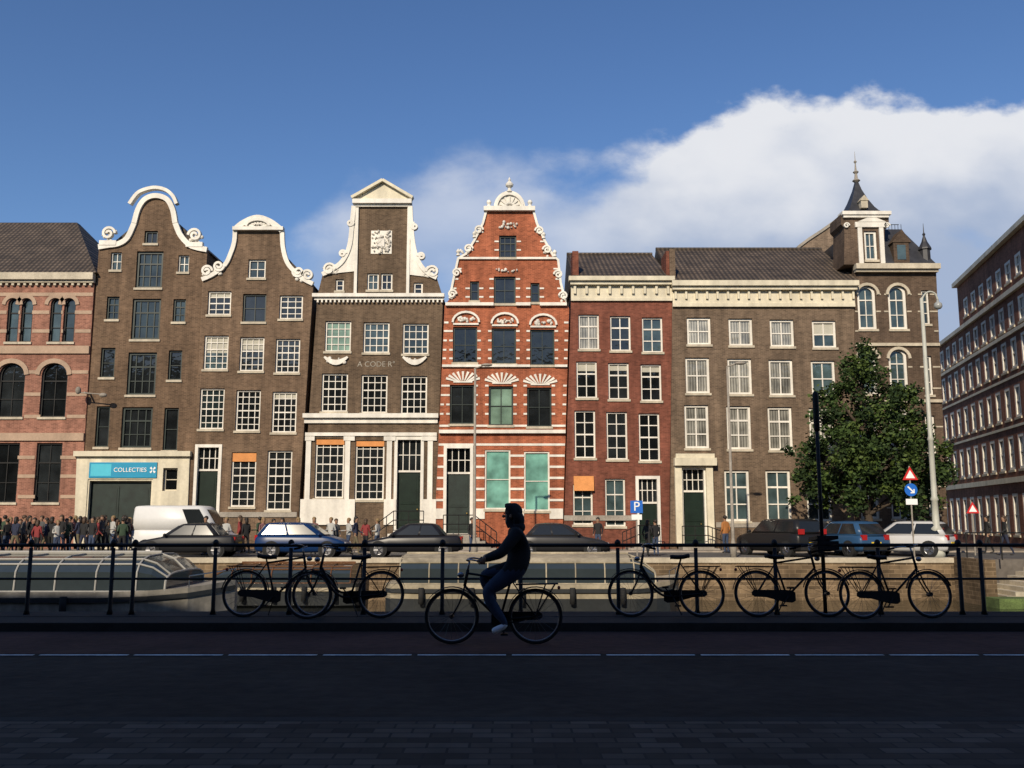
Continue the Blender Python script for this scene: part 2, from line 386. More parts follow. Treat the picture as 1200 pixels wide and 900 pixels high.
g=G(); B.bar(g,108,132,544,558,.16,.17); B.add(g,'pale_panel',CYAN,sg)
c=B.q(153,551); textg(B,'COLLECTIES',.31,B.P,c[0]+.05,c[1],.175,TXW,sg)
g=G(); c=B.q(180.5,551)
for k in range(4):
    t=math.pi*(.25+k*.5); g.strip(B.P,[(c[0]+.04*math.cos(t),c[1]+.04*math.sin(t)),(c[0]+.17*math.cos(t),c[1]+.19*math.sin(t))],[.05,.11],.15,.178+k*.001)
B.add(g,'cross_emblem',TXW,sg)
g=G(); c=B.q(106,462); g.tube([B.P(*c,0),B.P(c[0],c[1],.7)],.05); g.tube([B.P(c[0]-.3,c[1],.7),B.P(c[0]+.9,c[1]-.1,.75)],.03); g.ell(B.P(c[0]+1,c[1]-.15,.75),(.2,.14,.12)); g.ell(B.P(c[0]-.3,c[1]+.1,.75),(.14,.14,.2)); B.add(g,'wall_lamp',GSTONE)
# ================= house C
gc=[(237,328),(250,322),(264,311),(271,297),(275,284),(276,270),(286,262),(302,256),(318,261),(331,271),(332,290),(337,308),(347,320),(357,328),(367,333)]
C=House(48.0,gc,224,347,'brown brick canal house with white sash windows and scrolled neck gable',BC,SIDE)
C.win(301,315,21,22,2,2,None,GB,blind=0)
C.win(257,355,28,28,3,4);C.win(298,361,28,33,2,2,SHUT,GD);C.win(341,360,28,28,3,4)
for y,h,xs in ((413,40,(253,295,337)),(479,48,(248,290.5,333))):
    for i,x in enumerate(xs): C.win(x,y+i*2,29,h,4,6 if h>45 else 5,gm=GD if i else GB)
C.win(285,562,29,64,3,7,blind=-.17); C.win(327,563,29,70,3,7,blind=0)
C.door(243,562,27,78,zb=.35)
C.build(ridge=268)
g=G()
g.strip(C.P,[C.q(*p) for p in cr(gc[5:10],5)],.30,-.1,.18)
g.strip(C.P,[C.q(*p) for p in cr(gc[0:6],5)],.23,-.1,.12); g.strip(C.P,[C.q(*p) for p in cr(gc[9:],5)],.23,-.1,.12)
c=C.q(303,264)
g.strip(C.P,[(c[0]+.62*math.cos(t),c[1]+.36*math.sin(t)-.1) for t in [math.pi*k/10 for k in range(11)]],.14,-.05,.26)
for k in range(7):
    t=math.pi*(k+.5)/7; g.strip(C.P,[(c[0]+.1*math.cos(t),c[1]-.1+.06*math.sin(t)),(c[0]+.5*math.cos(t),c[1]-.1+.3*math.sin(t))],.1,-.02,.16)
g.prism(C.P,[(c[0]+.7*math.cos(t),c[1]+.42*math.sin(t)-.12) for t in [math.pi*k/10 for k in range(11)]],[],-.1,.1)
C.bar(g,274,333,267,271,-.1,.28)
for c,h,a in (((243,318),1,0),((257,312),-1,0),((350,319),1,math.pi),((361,323),-1,math.pi)):
    g.strip(C.P,vol(C.q(*c),.3,1.5,h,a),.12,-.1,.16)
blobs(C,g,249,320,22,6,12,rr=(.05,.12)); blobs(C,g,353,326,20,6,12,rr=(.05,.12))
C.add(g,'gable_ornament',WHITE)
g=G(); C.band(g,603,6,228,348,.06); C.add(g,'stone_band',GSTONE)
# ================= house D
gd=[(372,346),(378,322),(390,316),(402,306),(410,288),(413,262),(415,242),(481,242),(482,264),(485,290),(491,308),(501,320),(512,326),(519,348)]
Dh=House(48.06,gd,351,510,'umber canal house with tall neck gable, white pediment and carved crest',BD,SIDE)
Dh.win(437,330,14,20,2,2,None,GB,blind=0);Dh.win(453,330,14,20,2,2,None,GD,blind=0);Dh.win(398,334,10,14,1,2,blind=0);Dh.win(490,338,11,14,1,2,blind=0)
for i,x in enumerate((396,441,487)): Dh.win(x,394+i*1.5,31,36,4,4,gm=(GG,GB,GB)[i])
for i,x in enumerate((392,438.5,485)): Dh.win(x,460+i*1.5,31,45,4,5,blind=0)
Dh.win(386,549,34,70,4,7,blind=-.1); Dh.win(433,551,34,70,4,7,gm=GD,blind=-.1)
Dh.door(479,562,30,96,zb=.95,trans=.36)
Dh.build(ridge=300)
g=G()
for a in (gd[1:7],gd[7:13]): g.strip(Dh.P,[Dh.q(*p) for p in cr(list(a),5)],[.34-.20*min(1,abs(k-(0 if a is gd[1:7] else 25))/25) if False else .24 for k in range(26)],-.1,.14)
for a,ux in ((gd[1:7],418),(gd[7:13],478)):
    pts=[Dh.q(*p) for p in cr(list(a),4)]
    if ux<440: poly=pts+[Dh.q(ux,242),Dh.q(ux,318)]
    else: poly=[Dh.q(ux,242)]+pts+[Dh.q(ux,322)]
    g.prism(Dh.P,poly,[],-.05,.07)
for u in (416,477): Dh.bar(g,u,u+3.5,244,346,-.02,.13)
for c,h,a in (((386,316),1,0),((507,319),-1,math.pi),((411,262),-1,math.pi/2),((486,266),1,math.pi/2),((402,298),1,0),((494,301),-1,math.pi)):
    g.strip(Dh.P,vol(Dh.q(*c),.34 if c[1]>305 else .2,1.5,h,a),.11,-.1,.18)
blobs(Dh,g,388,315,18,10,18,rr=(.05,.13)); blobs(Dh,g,502,319,20,10,18,rr=(.05,.13))
Dh.bar(g,414,483,235,240,-.1,.32); Dh.bar(g,416,481,240,243,-.1,.15)
Dh.add(g,'gable_ornament',WHITE)
g=G(); a,b,t=Dh.q(415,234.5),Dh.q(482,234.5),Dh.q(449,215)
g.prism(Dh.P,[a,b,t],[],-.1,.12); g.strip(Dh.P,[(a[0]-.1,a[1]+.05),(t[0],t[1]+.1)],.15,-.1,.36,); g.strip(Dh.P,[(t[0],t[1]+.1),(b[0]+.1,b[1]+.05)],.15,-.1,.355)
Dh.add(g,'pediment',CREAM)
g=G(); c=Dh.q(447,284); g.pb(Dh.P,c[0]-.56,c[0]+.56,c[1]-.64,c[1]+.64,-.02,.03); blobs(Dh,g,447,284,22,26,60,.14,rr=(.035,.095)); g.pb(Dh.P,c[0]-.18,c[0]+.18,c[1]-.26,c[1]+.18,.02,.12)
Dh.add(g,'carved_crest',WHITE)
g=G(); Dh.bar(g,367,521,345,349,-.05,.3); Dh.bar(g,369,520,349,352,-.05,.15)
for u in range(372,518,5): Dh.bar(g,u,u+2,352,355,-.02,.17)
Dh.add(g,'cornice',WHITE)
g=G(); Dh.bar(g,356,514,485,490,-.05,.3); Dh.bar(g,357,513,490,496,-.05,.12)
Dh.add(g,'cornice',WHITE)
for x in (394,486):
    g=G(); c=Dh.q(x,422); pts=[(c[0]-.62+1.24*k/10,c[1]+.16-.3*math.sin(math.pi*k/10)) for k in range(11)]
    g.strip(Dh.P,pts,[.1+.18*math.sin(math.pi*k/10) for k in range(11)],-.02,.12); blobs(Dh,g,x,422,22,7,9,rr=(.05,.11))
    Dh.add(g,'festoon',WHITE)
c=Dh.q(441,427); textg(Dh,'A CODE R°',.4,Dh.P,c[0],c[1],.005,M('faded_lettering',(.3,.27,.22)))
g=G(); Dh.band(g,600,30,352,511,.1); Dh.band(g,514,5,358,512,.1); Dh.bar(g,358,512,507,511,-.05,.1)
for u in (362,408,457,505): Dh.band(g,549,76,u-4,u+2,.07)
Dh.add(g,'ground_floor_surround',WHITE)
# ================= house E
ge=[(521,358),(527,350),(531,330),(537,303),(546,298),(556,282),(566,262),(570,247),(625,247),(629,262),(638,282),(648,300),(654,305),(657,332),(662,352),(667,362)]
E=House(48.0,ge,508,659,'brownish red gabled brick house with thin white stone bands and finial',BE,SIDE)
E.win(595,289,21,26,3,3,SHUT,GD);E.win(591.5,340,26,32,2,2,SHUT,GD);E.win(556,341,11,23,1,2,SHUT,GD);E.win(627,343,11,23,1,2,SHUT,GD)
for i,x in enumerate((545,590.5,635.5)): E.win(x,404+i*1.5,29,42,2,2,SHUT,GD)
for i,x in enumerate((541.5,587,632)): E.win(x,474+i*1.5,29,46,2,2,SHUT,GG if i==1 else GD)
E.win(583,562,30,70,1,2,WHITE,GT,dd=-.15); E.win(629,564,30,70,1,2,WHITE,GT,dd=-.15)
E.door(537,566,30,84,zb=.75,trans=.3,mat=SHUT)
E._tl=(521,358);E._tr=(667,362)
E.build(ridge=262)
g=G()
def ew(v):
    for k in range(len(ge)//2-1):
        if ge[k+1][1]<=v<=ge[k][1]:
            t=(v-ge[k][1])/(ge[k+1][1]-ge[k][1]+1e-6); l=ge[k][0]+t*(ge[k+1][0]-ge[k][0]); break
    else: l=E.edge(v,0)
    rr=[(ge[k],ge[k+1]) for k in range(len(ge)//2,len(ge)-1) if ge[k][1]<=v<=ge[k+1][1]]
    if rr: a,b=rr[0]; t=(v-a[1])/(b[1]-a[1]+1e-6); r=a[0]+t*(b[0]-a[0])
    else: r=E.edge(v,1)
    return l+.5,r-.5
for v,h,d,k in ((272,1.7,.03,5),(283,1.7,.03,5),(293,1.7,.03,5),(303,2.4,.12,0),(315,1.7,.03,6),(327,1.9,.03,5),(338,1.9,.03,5),(348,1.9,.03,5),(357,3.6,.2,0),(378,2.2,.03,5),(388,2.2,.03,4),(399,2.2,.03,4),(410,2.2,.03,4),(420,2.2,.03,4),(429,2.8,.14,0),(452,2.2,.03,4),(463,2.2,.03,4),(474,2.2,.03,4),(485,2.2,.03,4),(499,2.4,.05,0),(506,4,.22,0),(521,2.6,.03,0),(534,2.6,.03,0),(547,2.6,.03,0),(560,2.6,.03,0),(573,2.6,.03,0),(586,2.6,.03,0),(602,12,.06,0)):
    l,r=ew(v); E.band(g,v,h,l,r,d,brk=k)
E.add(g,'stone_bands',WHITE)
g=G()
for l in (ge[1:8],ge[8:15]): g.strip(E.P,[E.q(*p) for p in l],.12,-.1,.1)
for c,h,a in (((549,292),1,0),((641,293),-1,math.pi),((561,270),1,0),((632,271),-1,math.pi),((530,345),1,0),((660,347),-1,math.pi),((535,320),1,0),((654,322),-1,math.pi)):
    g.strip(E.P,vol(E.q(*c),.24,1.4,h,a),.09,-.1,.14)
for u,v in ((537,300),(650,301),(556,279),(637,280)):
    c=E.q(u,v); g.lathe((c[0],E.D-.05,c[1]),[(.12,0),(.07,.12),(.12,.22),(.08,.32),(0,.4)],8)
blobs(E,g,545,295,10,10,7,rr=(.04,.09)); blobs(E,g,642,296,10,10,7,rr=(.04,.09)); blobs(E,g,531,347,8,10,6,rr=(.04,.09)); blobs(E,g,659,349,8,10,6,rr=(.04,.09))
E.bar(g,567,627,243,248,-.1,.25)
c=E.q(597,244); g.prism(E.P,[(c[0]+.85*math.cos(t),c[1]+.95*math.sin(t)) for t in [math.pi*k/12 for k in range(13)]],[],-.1,.1)
g.strip(E.P,[(c[0]+.7*math.cos(t),c[1]+.75*math.sin(t)) for t in [math.pi*k/12 for k in range(13)]],.12,.05,.22)
for k in range(7):
    t=math.pi*(k+.5)/7; g.strip(E.P,[(c[0]+.12*math.cos(t),c[1]+.06+.1*math.sin(t)),(c[0]+.55*math.cos(t),c[1]+.06+.55*math.sin(t))],.1,.05,.17)
z=c[1]+.9; g.lathe((c[0],E.D-.05,z),[(.0,0),(.16,0),(.1,.12),(.07,.2),(.2,.32),(.22,.42),(.12,.55),(.05,.62),(.08,.68),(.03,.78),(0,.85)],12)
for u in (573,621): c=E.q(u,243); g.lathe((c[0],E.D-.05,c[1]),[(.14,0),(.08,.12),(.14,.25),(.1,.36),(0,.42)],10)
blobs(E,g,596,264,24,7,16,.1,rr=(.05,.1)); blobs(E,g,591,317,30,4,12,.1,rr=(.04,.09))
E.add(g,'gable_ornament',WHITE)
for i,x in enumerate((546,591.5,636.5)):
    g=G(); c=E.q(x,378+i*1.5)
    g.strip(E.P,[(c[0]+.70*math.cos(t),c[1]+.56*math.sin(t)) for t in [math.pi*k/10 for k in range(11)]],.11,-.02,.13)
    blobs(E,g,x,375+i*1.5,20,5,16,.1,rr=(.05,.11)); E.bar(g,x-15,x+15,379+i*1.5,381+i*1.5,-.02,.1)
    E.add(g,'carved_tympanum',WHITE)
    g=G(); c=E.q(x-3.5,448+i*1.5)
    for k in range(9):
        t=math.pi*(.12+.76*k/8); g.strip(E.P,[(c[0]+.3*math.cos(t),c[1]+.08*math.sin(t)),(c[0]+.95*math.cos(t),c[1]+.58*math.sin(t))],[.05,.13],-.02,.06)
    g.strip(E.P,[(c[0]-.5,c[1]+.02),(c[0]+.5,c[1]+.02)],.08,-.02,.061)
    E.add(g,'fan_arch',WHITE)
# ================= F
Fh=House(48.06,[(670,330),(788,334)],660,784,'oxblood brick town house with white cornice and sash windows',BF,SIDE)
for y,h,xs in ((389,41,(690,727,764.5)),(445,43,(687.5,725,763)),(509,56,(685.5,723,761))):
    for i,x in enumerate(xs): Fh.win(x,y+i*1.7,24.5,h,2,3 if h<50 else 4,gm=(GD,GB,GC)[(i+int(h))%3] if h==41 else GD,mw=.05)
Fh.win(683,591,23,48,2,3,gm=GB,blind=0);Fh.win(721,589,23.5,56,2,3,gm=GB)
Fh.door(759.5,590,24,60,zb=.25,trans=.38)
Fh.build()
g=G(); Fh.bar(g,666,789,326,331,-.05,.5); Fh.bar(g,668,788,331,335,-.05,.34); Fh.bar(g,669,788,335,350,-.05,.08); Fh.bar(g,669,787.5,350,353,-.05,.14)
for k in range(9): Fh.bar(g,672+k*13.6,674.8+k*13.6,335,345,.05,.22)
Fh.add(g,'cornice',CREAM)
g=G(); c=Fh.q(684,567); g.hexa([Fh.P(c[0]-.52,c[1]-.36,.22),Fh.P(c[0]+.52,c[1]-.36,.22),Fh.P(c[0]+.52,c[1]-.36,.02),Fh.P(c[0]-.52,c[1]-.36,.02),Fh.P(c[0]-.52,c[1]+.4,.05),Fh.P(c[0]+.52,c[1]+.4,.05),Fh.P(c[0]+.52,c[1]+.4,.02),Fh.P(c[0]-.52,c[1]+.4,.02)])
Fh.add(g,'blind',ORANGE)
g=G(); Fh.bar(g,661,745,604,610,-.05,.05); Fh.add(g,'plinth',GSTONE)
def pitched(H,u0,u1,ve,vr,back=5):
    g=G(); P=H.P; x0,x1=H.q(u0,ve)[0],H.q(u1,ve)[0]; z0=H.q((u0+u1)/2,ve)[1]+.003; zr=unp(700,vr,H.D+back)[1]
    g.hexa([P(x0,z0,.5),P(x1,z0,.5),P(x1,z0,-2*back),P(x0,z0,-2*back),P(x0,zr,-back+.05),P(x1,zr,-back+.05),P(x1,zr,-back-.05),P(x0,zr,-back-.05)])
    H.add(g,'roof',ROOF)
    g=G(); g.tube([P(x0,zr+.02,-back),P(x1,zr+.02,-back)],.14); H.add(g,'ridge_tiles',ROOF)
pitched(Fh,671,782,326,299)
for u in (674,783): g=G(); Fh.bar(g,u-3.5,u+3.5,296,327,-1.2,.3); Fh.add(g,'parapet_pier',BF)
# ================= Gh
Gg=House(48.0,[(788,336),(1001,339)],785,1002,'wide taupe brick building with white cornice and curtained windows',BG,SIDE)
for y,h,xs in ((388,32,(819,868,916.5,966)),(440,42,(817.5,867,915.5,965)),(500,51,(816.5,866,914.5,963))):
    for i,x in enumerate(xs): Gg.win(x,y+i*1.2,28.5,h,2,2 if h<50 else 3,gm=GC if (i+h)%5 else GB,fw=.12,mw=.06)
for x in (864,912.5,960): Gg.win(x,581,29,60,2,3,gm=GB,fw=.12,mw=.06)
Gg.door(813,588,27,78,zb=.2,trans=.3,fm=WHITE)
Gg.build()
g=G(); Gg.bar(g,786,1003,331,337,-.05,.5); Gg.bar(g,787,1002,337,341,-.05,.34); Gg.bar(g,788,1001,341,356,-.05,.08); Gg.bar(g,788,1001,356,360,-.05,.16)
for k in range(18): Gg.bar(g,790+k*12.2,792.4+k*12.2,341,351,.05,.2)
Gg.add(g,'cornice',CREAM)
g=G(); 
for u in (795,831.5): Gg.bar(g,u-4,u+4,546,640,-.02,.25)
Gg.bar(g,789,838,537,546,-.02,.45); Gg.bar(g,791,836,532,537,-.02,.3); Gg.add(g,'door_portal',CREAM)
pitched(Gg,787,1002,331,293)
g=G(); Gg.bar(g,783.5,790,294,331,-1.0,.35); Gg.add(g,'parapet_pier',BG)
g=G(); Gg.bar(g,839,1001,612,618,-.05,.05); Gg.add(g,'plinth',GSTONE)
# ================= H corner house
Hh=House(48.06,[(1001,312),(1097,318)],1003,1112,'dark brick corner house with white dormer, slate spire and arched windows',BH,SIDE,12)
for x in (1016,1052): 
    Hh.win(x,360,22,52,2,3,WHITE,GB,.9,fw=.14); Hh.win(x+1,435,22,54,2,3,WHITE,GB,.9,fw=.14); Hh.win(x+2,505,22,54,2,3,WHITE,GC,fw=.12); Hh.win(x+3,580,22,56,2,3,WHITE,GB,fw=.12)
Hh.win(1085,360,9,40,1,3,WHITE,GB); Hh.win(1088,440,10,46,1,3,WHITE,GB);Hh.win(1091,510,11,46,1,3,WHITE,GB);Hh.win(1094,580,11,46,1,3,WHITE,GB)
Hh._tl=(1001,312);Hh._tr=(1097,318)
Hh.build()
g=G()
for v in (345,365,388,404,430,455,470,500,525,545,570,595): Hh.band(g,v,1.6 if v not in(404,470,545) else 3.5,1002,Hh.edge(v,1)-.5,.03 if v not in(404,470,545) else .12,brk=0 if v in (404,470,545) else 5)
for x in (1016,1052):
    for yy in (336,411):
        c=Hh.q(x+(1 if yy>400 else 0),yy+7); g.strip(Hh.P,[(c[0]+.58*math.cos(t),c[1]+.56*math.sin(t)-.1) for t in [math.pi*k/10 for k in range(11)]],.15,-.02,.08)
Hh.bar(g,1000,1098,311,317,-.05,.45); Hh.bar(g,1001,1097,317,320,-.05,.3)
Hh.add(g,'stone_bands',STONE)
g=G(); P=Hh.P; z0=Hh.q(1050,311)[1]+.003; z1=Hh.q(1050,262)[1]; a,b=Hh.q(1001,311)[0],Hh.q(1096,311)[0]
g.hexa([P(a,z0,.2),P(b,z0,.2),P(b,z0,-12),P(a,z0,-12),P(a+.3,z1,-1.0),P(b-1.3,z1,-1.0),P(b-1.3,z1,-11),P(a+.3,z1,-11)])
Hh.add(g,'roof',SLATE)
g=G(); 
for k in range(9):
    x=a+1.8+k*.17; 
    g.tube([P(x,z1,-1.2),P(x,z1+.35,-1.2)],.015,5)
g.tube([P(a+1.7,z1+.33,-1.2),P(b-1.3,z1+.33,-1.2)],.02,5); Hh.add(g,'roof_cresting',BLACK)
g=G(); Hh.bar(g,1046,1064,285,309,-1.2,.15); g.prism(Hh.P,[Hh.q(1044,285),Hh.q(1066,285),Hh.q(1055,270)],[],-1.2,.2); dm2=Hh.add(g,'dormer',BH)
g=G(); Hh.bar(g,1050,1060,288,305,.15,.17); Hh.add(g,'window',GB,dm2)
g=G(); poly=[(988,311),(988,268),(984,264),(984,252),(1040,252),(1040,264),(1035,268),(1035,311)]
rw=Hh.r(1019,289,15,34)
g.prism(lambda s,z,d:(s,Hh.D-d-.06,z),[Hh.q(*p) for p in poly],[outline(*rw)],-1.6,.12)
dm=Hh.add(g,'dormer',BH)
window(Hh,lambda s,z,d:(s,Hh.D-d-.2,z),*rw,2,2,WHITE,GB,fw=.12)
g=G(); Hh.bar(g,984,1041,250,254,-.3,.42); Hh.bar(g,986,1039,254,257,-.1,.34); Hh.bar(g,1000,1036,262,268,.1,.3); Hh.bar(g,1004,1009,268,311,.1,.28); Hh.bar(g,1029,1034,268,311,.1,.28)
g.prism(lambda s,z,d:(s,Hh.D-d-.2,z),[Hh.q(1002,262),Hh.q(1036,262),Hh.q(1019,255)],[],-.05,.12)
for u in (990,1037): c=Hh.q(u,266); g.strip(Hh.P,vol(c,.16,1.3,1,0),.07,.0,.3)
Hh.add(g,'dormer_surround',WHITE)
g=G(); c=Hh.q(1013,249); zt=Hh.q(1013,206)[1]; y=Hh.D+.9
rings=[]
for k,(h,w) in enumerate(((0,1.0),(.08,.82),(.2,.66),(.45,.42),(.75,.2),(1,.07))):
    z=c[1]+(zt-c[1])*h; rings.append([(c[0]-w,y-w,z),(c[0]+w,y-w,z),(c[0]+w,y+w,z),(c[0]-w,y+w,z)])
g.loftr(rings); sp=Hh.add(g,'spire',SLATE)
g=G(); zz=c[1]+.25; g.box(c[0]-.18,c[0]+.18,y-.98,y-.4,zz,zz+.4); g.hexa([(c[0]-.24,y-1.02,zz+.4),(c[0]+.24,y-1.02,zz+.4),(c[0]+.24,y-.3,zz+.4),(c[0]-.24,y-.3,zz+.4),(c[0]-.01,y-1.02,zz+.7),(c[0]+.01,y-1.02,zz+.7),(c[0]+.01,y-.3,zz+.7),(c[0]-.01,y-.3,zz+.7)]); Hh.add(g,'spire_dormer',STONE,sp)
g=G(); g.lathe((c[0],y,zt-.05),[(.1,0),(.22,.1),(.1,.22),(.07,.5),(.16,.6),(.06,.7),(.03,1.1),(.09,1.2),(.02,1.3),(.008,1.8)],10); Hh.add(g,'finial',GSTONE,sp)
c=Hh.q(1087,312); t=Hh.q(1087,292); g=G(); g.lathe((c[0],Hh.D+.2,c[1]),[(.28,0),(.28,t[1]-c[1]),(.36,t[1]-c[1]+.02),(.34,t[1]-c[1]+.1),(.16,t[1]-c[1]+.45),(.05,t[1]-c[1]+.8),(.09,t[1]-c[1]+.88),(.03,t[1]-c[1]+.98),(.01,t[1]-c[1]+1.5)],8)
Hh.add(g,'roof_turret',SLATE)
# side wing behind G
W=Thing('rear_house',(unp(960,500,55)[0],55,BZ),'plain tan brick house with sloping parapet behind tiled roof','house')
PW=lambda s,z,d:(s,54-d,z)
g=G(); g.prism(PW,[(unp(932,600,54)[0],BZ)]+[unp(*p,54) for p in ((932,299),(936,290),(948,281),(962,272),(976,262),(986,253),(1003,262))]+[(unp(1003,600,54)[0],BZ)],[],-5,0); W.add(g,'wall',SIDE)
g=G(); g.strip(PW,[unp(*p,54) for p in ((931,298),(936,289),(948,280),(962,271),(976,261),(987,252))],.16,-.2,.1); W.add(g,'coping',GSTONE)
# ================= I right building along side street
Ix=Thing('office_building',(28,52,BZ),'russet brick office block with rows of white-framed windows','building')
O=Vector((27.6,50,0)); U=Vector((3.2,15,0)).normalized(); N=Vector((-U.y,U.x,0))
PI=lambda s,z,d:tuple(O+U*s+N*d+Vector((0,0,z)))
hol=[];floors=[(.6,2.9),(4.2,6.1),(7.0,8.8),(9.7,11.4),(12.0,13.4),(14.5,15.7)]
for fi,(a,b) in enumerate(floors):
    for k in range(15):
        s0=-8+k*1.75+.5
        if fi==5 and s0>9: continue
        hol.append(outline(s0,s0+1.0,a,b)); window(Ix,PI,s0,s0+1.0,a,b,2,2,WHITE,GB if (k+fi)%3 else GD,fw=.16,mw=.09,dd=-.1)
g=G(); g.prism(PI,[(-8.5,BZ),(18.5,BZ),(18.5,13.9),(10.5,13.9),(10.5,16.8),(-8.5,16.8)],hol,-.4,0); Ix.add(g,'wall',BI)
g=G(); g.pb(PI,-8.5,18.5,BZ,13.8,-14,-.402); g.pb(PI,-8.5,10.5,13.8,16.7,-14,-.402); Ix.add(g,'side_walls',BI)
g=G()
for z,t,d,e in ((3.5,.3,.12,18.6),(6.5,.14,.06,18.6),(9.2,.14,.06,18.6),(11.6,.2,.1,18.6),(13.75,.26,.2,18.6),(16.8,.28,.3,10.6)): g.pb(PI,-8.6,e,z,z+t,-.05,d)
Ix.add(g,'stone_bands',CREAM)
PK=lambda s,z,d:(s,92-d,z); K=Thing('distant_building',(44,92,BZ),'pale building closing the far end of side street','building')
hh=[outline(30+k*2.4,31.1+k*2.4,a,a+1.8) for k in range(12) for a in (1,4.5,8,11.5)]
g=G(); g.prism(PK,outline(29,60,BZ,15.5),hh,-.3,0); K.add(g,'wall',GSTONE); g=G(); g.pb(PK,29,60,BZ,15.4,-10,-.302); K.add(g,'side_walls',GSTONE)
for o_ in hh: window(K,PK,o_[0][0],o_[1][0],o_[0][1],o_[2][1],2,2)
# ================= building behind the viewer that shades the near quay
Sb=Thing('opposite_building',(0,-8,0),'long brown brick street block on the shaded side of road','building')
PS=lambda s,z,d:(s,-8+d,z)
hh=[outline(-78+k*4,-76.4+k*4,a,a+2.2) for k in range(32) for a in (1,5,9,13)]
g=G(); g.prism(PS,outline(-80,50,0,18.9),hh,-.4,0); Sb.add(g,'wall',BC)
g=G(); g.box(-80,50,-20,-8.402,0,18.8); Sb.add(g,'side_walls',BC)
g=G()
for o_ in hh: g.prism(PS,o_,[],-.3,-.25)
Sb.add(g,'windows',GD); g=G(); g.pb(PS,-80.2,50.2,18.9,19.2,-.4,.4); Sb.add(g,'cornice',STONE)
# ---------------------------------------------------------------- stoops
def stoop(H,u0,u1,topz,dirn,mat,label=None):
    x0,x1=unp(u0,620,47)[0],unp(u1,620,47)[0]; n=max(3,int((topz-BZ)/.19)); g=G(); y0,y1=46.6,47.9
    g.box(x0,x1,y0,y1,BZ,topz-.02)
    for k in range(n):
        z=topz-(k+1)*(topz-BZ)/(n+1)
        if dirn>0: g.box(x1+k*.28,x1+(k+1)*.28,y0,y1,BZ,z)
        else: g.box(x0-(k+1)*.28,x0-k*.28,y0,y1,BZ,z)
    s=H.add(g,'stoop',mat)
    g=G(); ex=(x1+n*.28) if dirn>0 else (x0-n*.28); a=(x0,x1) if dirn>0 else (x1,x0)
    for z in (.95,.5): g.tube([(a[0],y0+.05,topz+z),(a[1],y0+.05,topz+z),(ex,y0+.05,BZ+z)],.025,6)
    for k in range(7):
        t=k/6
        if k<3: x=a[0]+(a[1]-a[0])*k/2; zz=topz
        else: q=(k-2)/4; x=a[1]+(ex-a[1])*q; zz=topz+(BZ-topz)*q
        g.tube([(x,y0+.05,zz-.05),(x,y0+.05,zz+.95)],.022,6)
    H.add(g,'railing',BLACK,s)
stoop(Dh,462,497,.95,-1,WHITE); stoop(E,520,556,.75,1,GSTONE); stoop(C,230,257,.35,1,GSTONE); stoop(Fh,748,772,.25,-1,GSTONE); stoop(Gg,798,828,.2,1,GSTONE)
# ---------------------------------------------------------------- ground
GR=M('cobbled_ground',(.12,.105,.09),.9,.25,.5,bump=.3)
g=G(); 
for (x0,x1,y0,y1,z) in ((-700,700,-400,14.9,0),(-700,700,38.2,900,BZ)): g.face([(x0,y0,z),(x1,y0,z),(x1,y1,z),(x0,y1,z)])
g.face([(-700,14.9,-3),(700,14.9,-3),(700,38.2,-3),(-700,38.2,-3)]); g.face([(-700,38.2,-3),(700,38.2,-3),(700,38.2,BZ),(-700,38.2,BZ)]); g.face([(-700,14.9,-3),(-700,14.9,0),(700,14.9,0),(700,14.9,-3)])
flat(g,'ground',GR,'cobbled ground of the quays','structure')
def sheet(name,x0,x1,y0,y1,z,mat,label): 
    g=G(); g.face([(x0,y0,z),(x1,y0,z),(x1,y1,z),(x0,y1,z)]); return flat(g,name,mat,label,'structure')
ASP=M('asphalt',(.044,.034,.026),.9,.3,.6,bump=.5,spec=.15); RED=M('red_bike_lane_asphalt',(.10,.046,.034),.9,.25,.8,bump=.5,spec=.15)
sheet('road',-200,200,7.75,13.4,.004,ASP,'dark asphalt road along the canal'); sheet('bike_lane',-200,200,11.2,13.3,.008,RED,'dull red cycle lane beside the railing')
sheet('pavement',-200,200,-7.9,7.6,.004,BR('grey_paving_bricks',(.085,.064,.048),.5,mort=.3,bw=.30,rh=.15,ms=.010,flat=True),'grey brick paving with staggered joints')
sheet('quay_road',-200,200,39.5,45.6,BZ+.004,M('far_asphalt',(.09,.085,.08),.85,.2,.8),'worn asphalt quay road')
g=G(); g.box(-200,200,7.6,7.75,-.1,.006); flat(g,'kerb',M('dark_kerb_stone',(.045,.04,.035),.9,.2,2,spec=.2),'low dark kerb stone','structure')
PAINT=M('worn_white_line',(.75,.75,.72),.7,.35,5)
g=G()
for k in range(-45,45): g.face([(k*1.1,11.06,.012),(k*1.1+1.03,11.06,.012),(k*1.1+1.03,11.13,.012),(k*1.1,11.13,.012)])
flat(g,'lane_marking',PAINT,'broken white line between road and cycle lane','structure')
g=G(); g.box(-200,200,13.4,14.2,-.1,.12); g.box(-200,200,14.203,14.95,-.15,.125); flat(g,'quay_pavement',M('dark_coping',(.04,.037,.033),.9,.2,2,spec=.2),'raised stone quay edge under railing','structure')
g=G(); g.box(-200,200,45.6,48,-.3,BZ+.08); flat(g,'pavement',BR('far_paving',(.2,.17,.14),.2,bw=.4,rh=.2,flat=True),'paved walkway before the houses','structure')
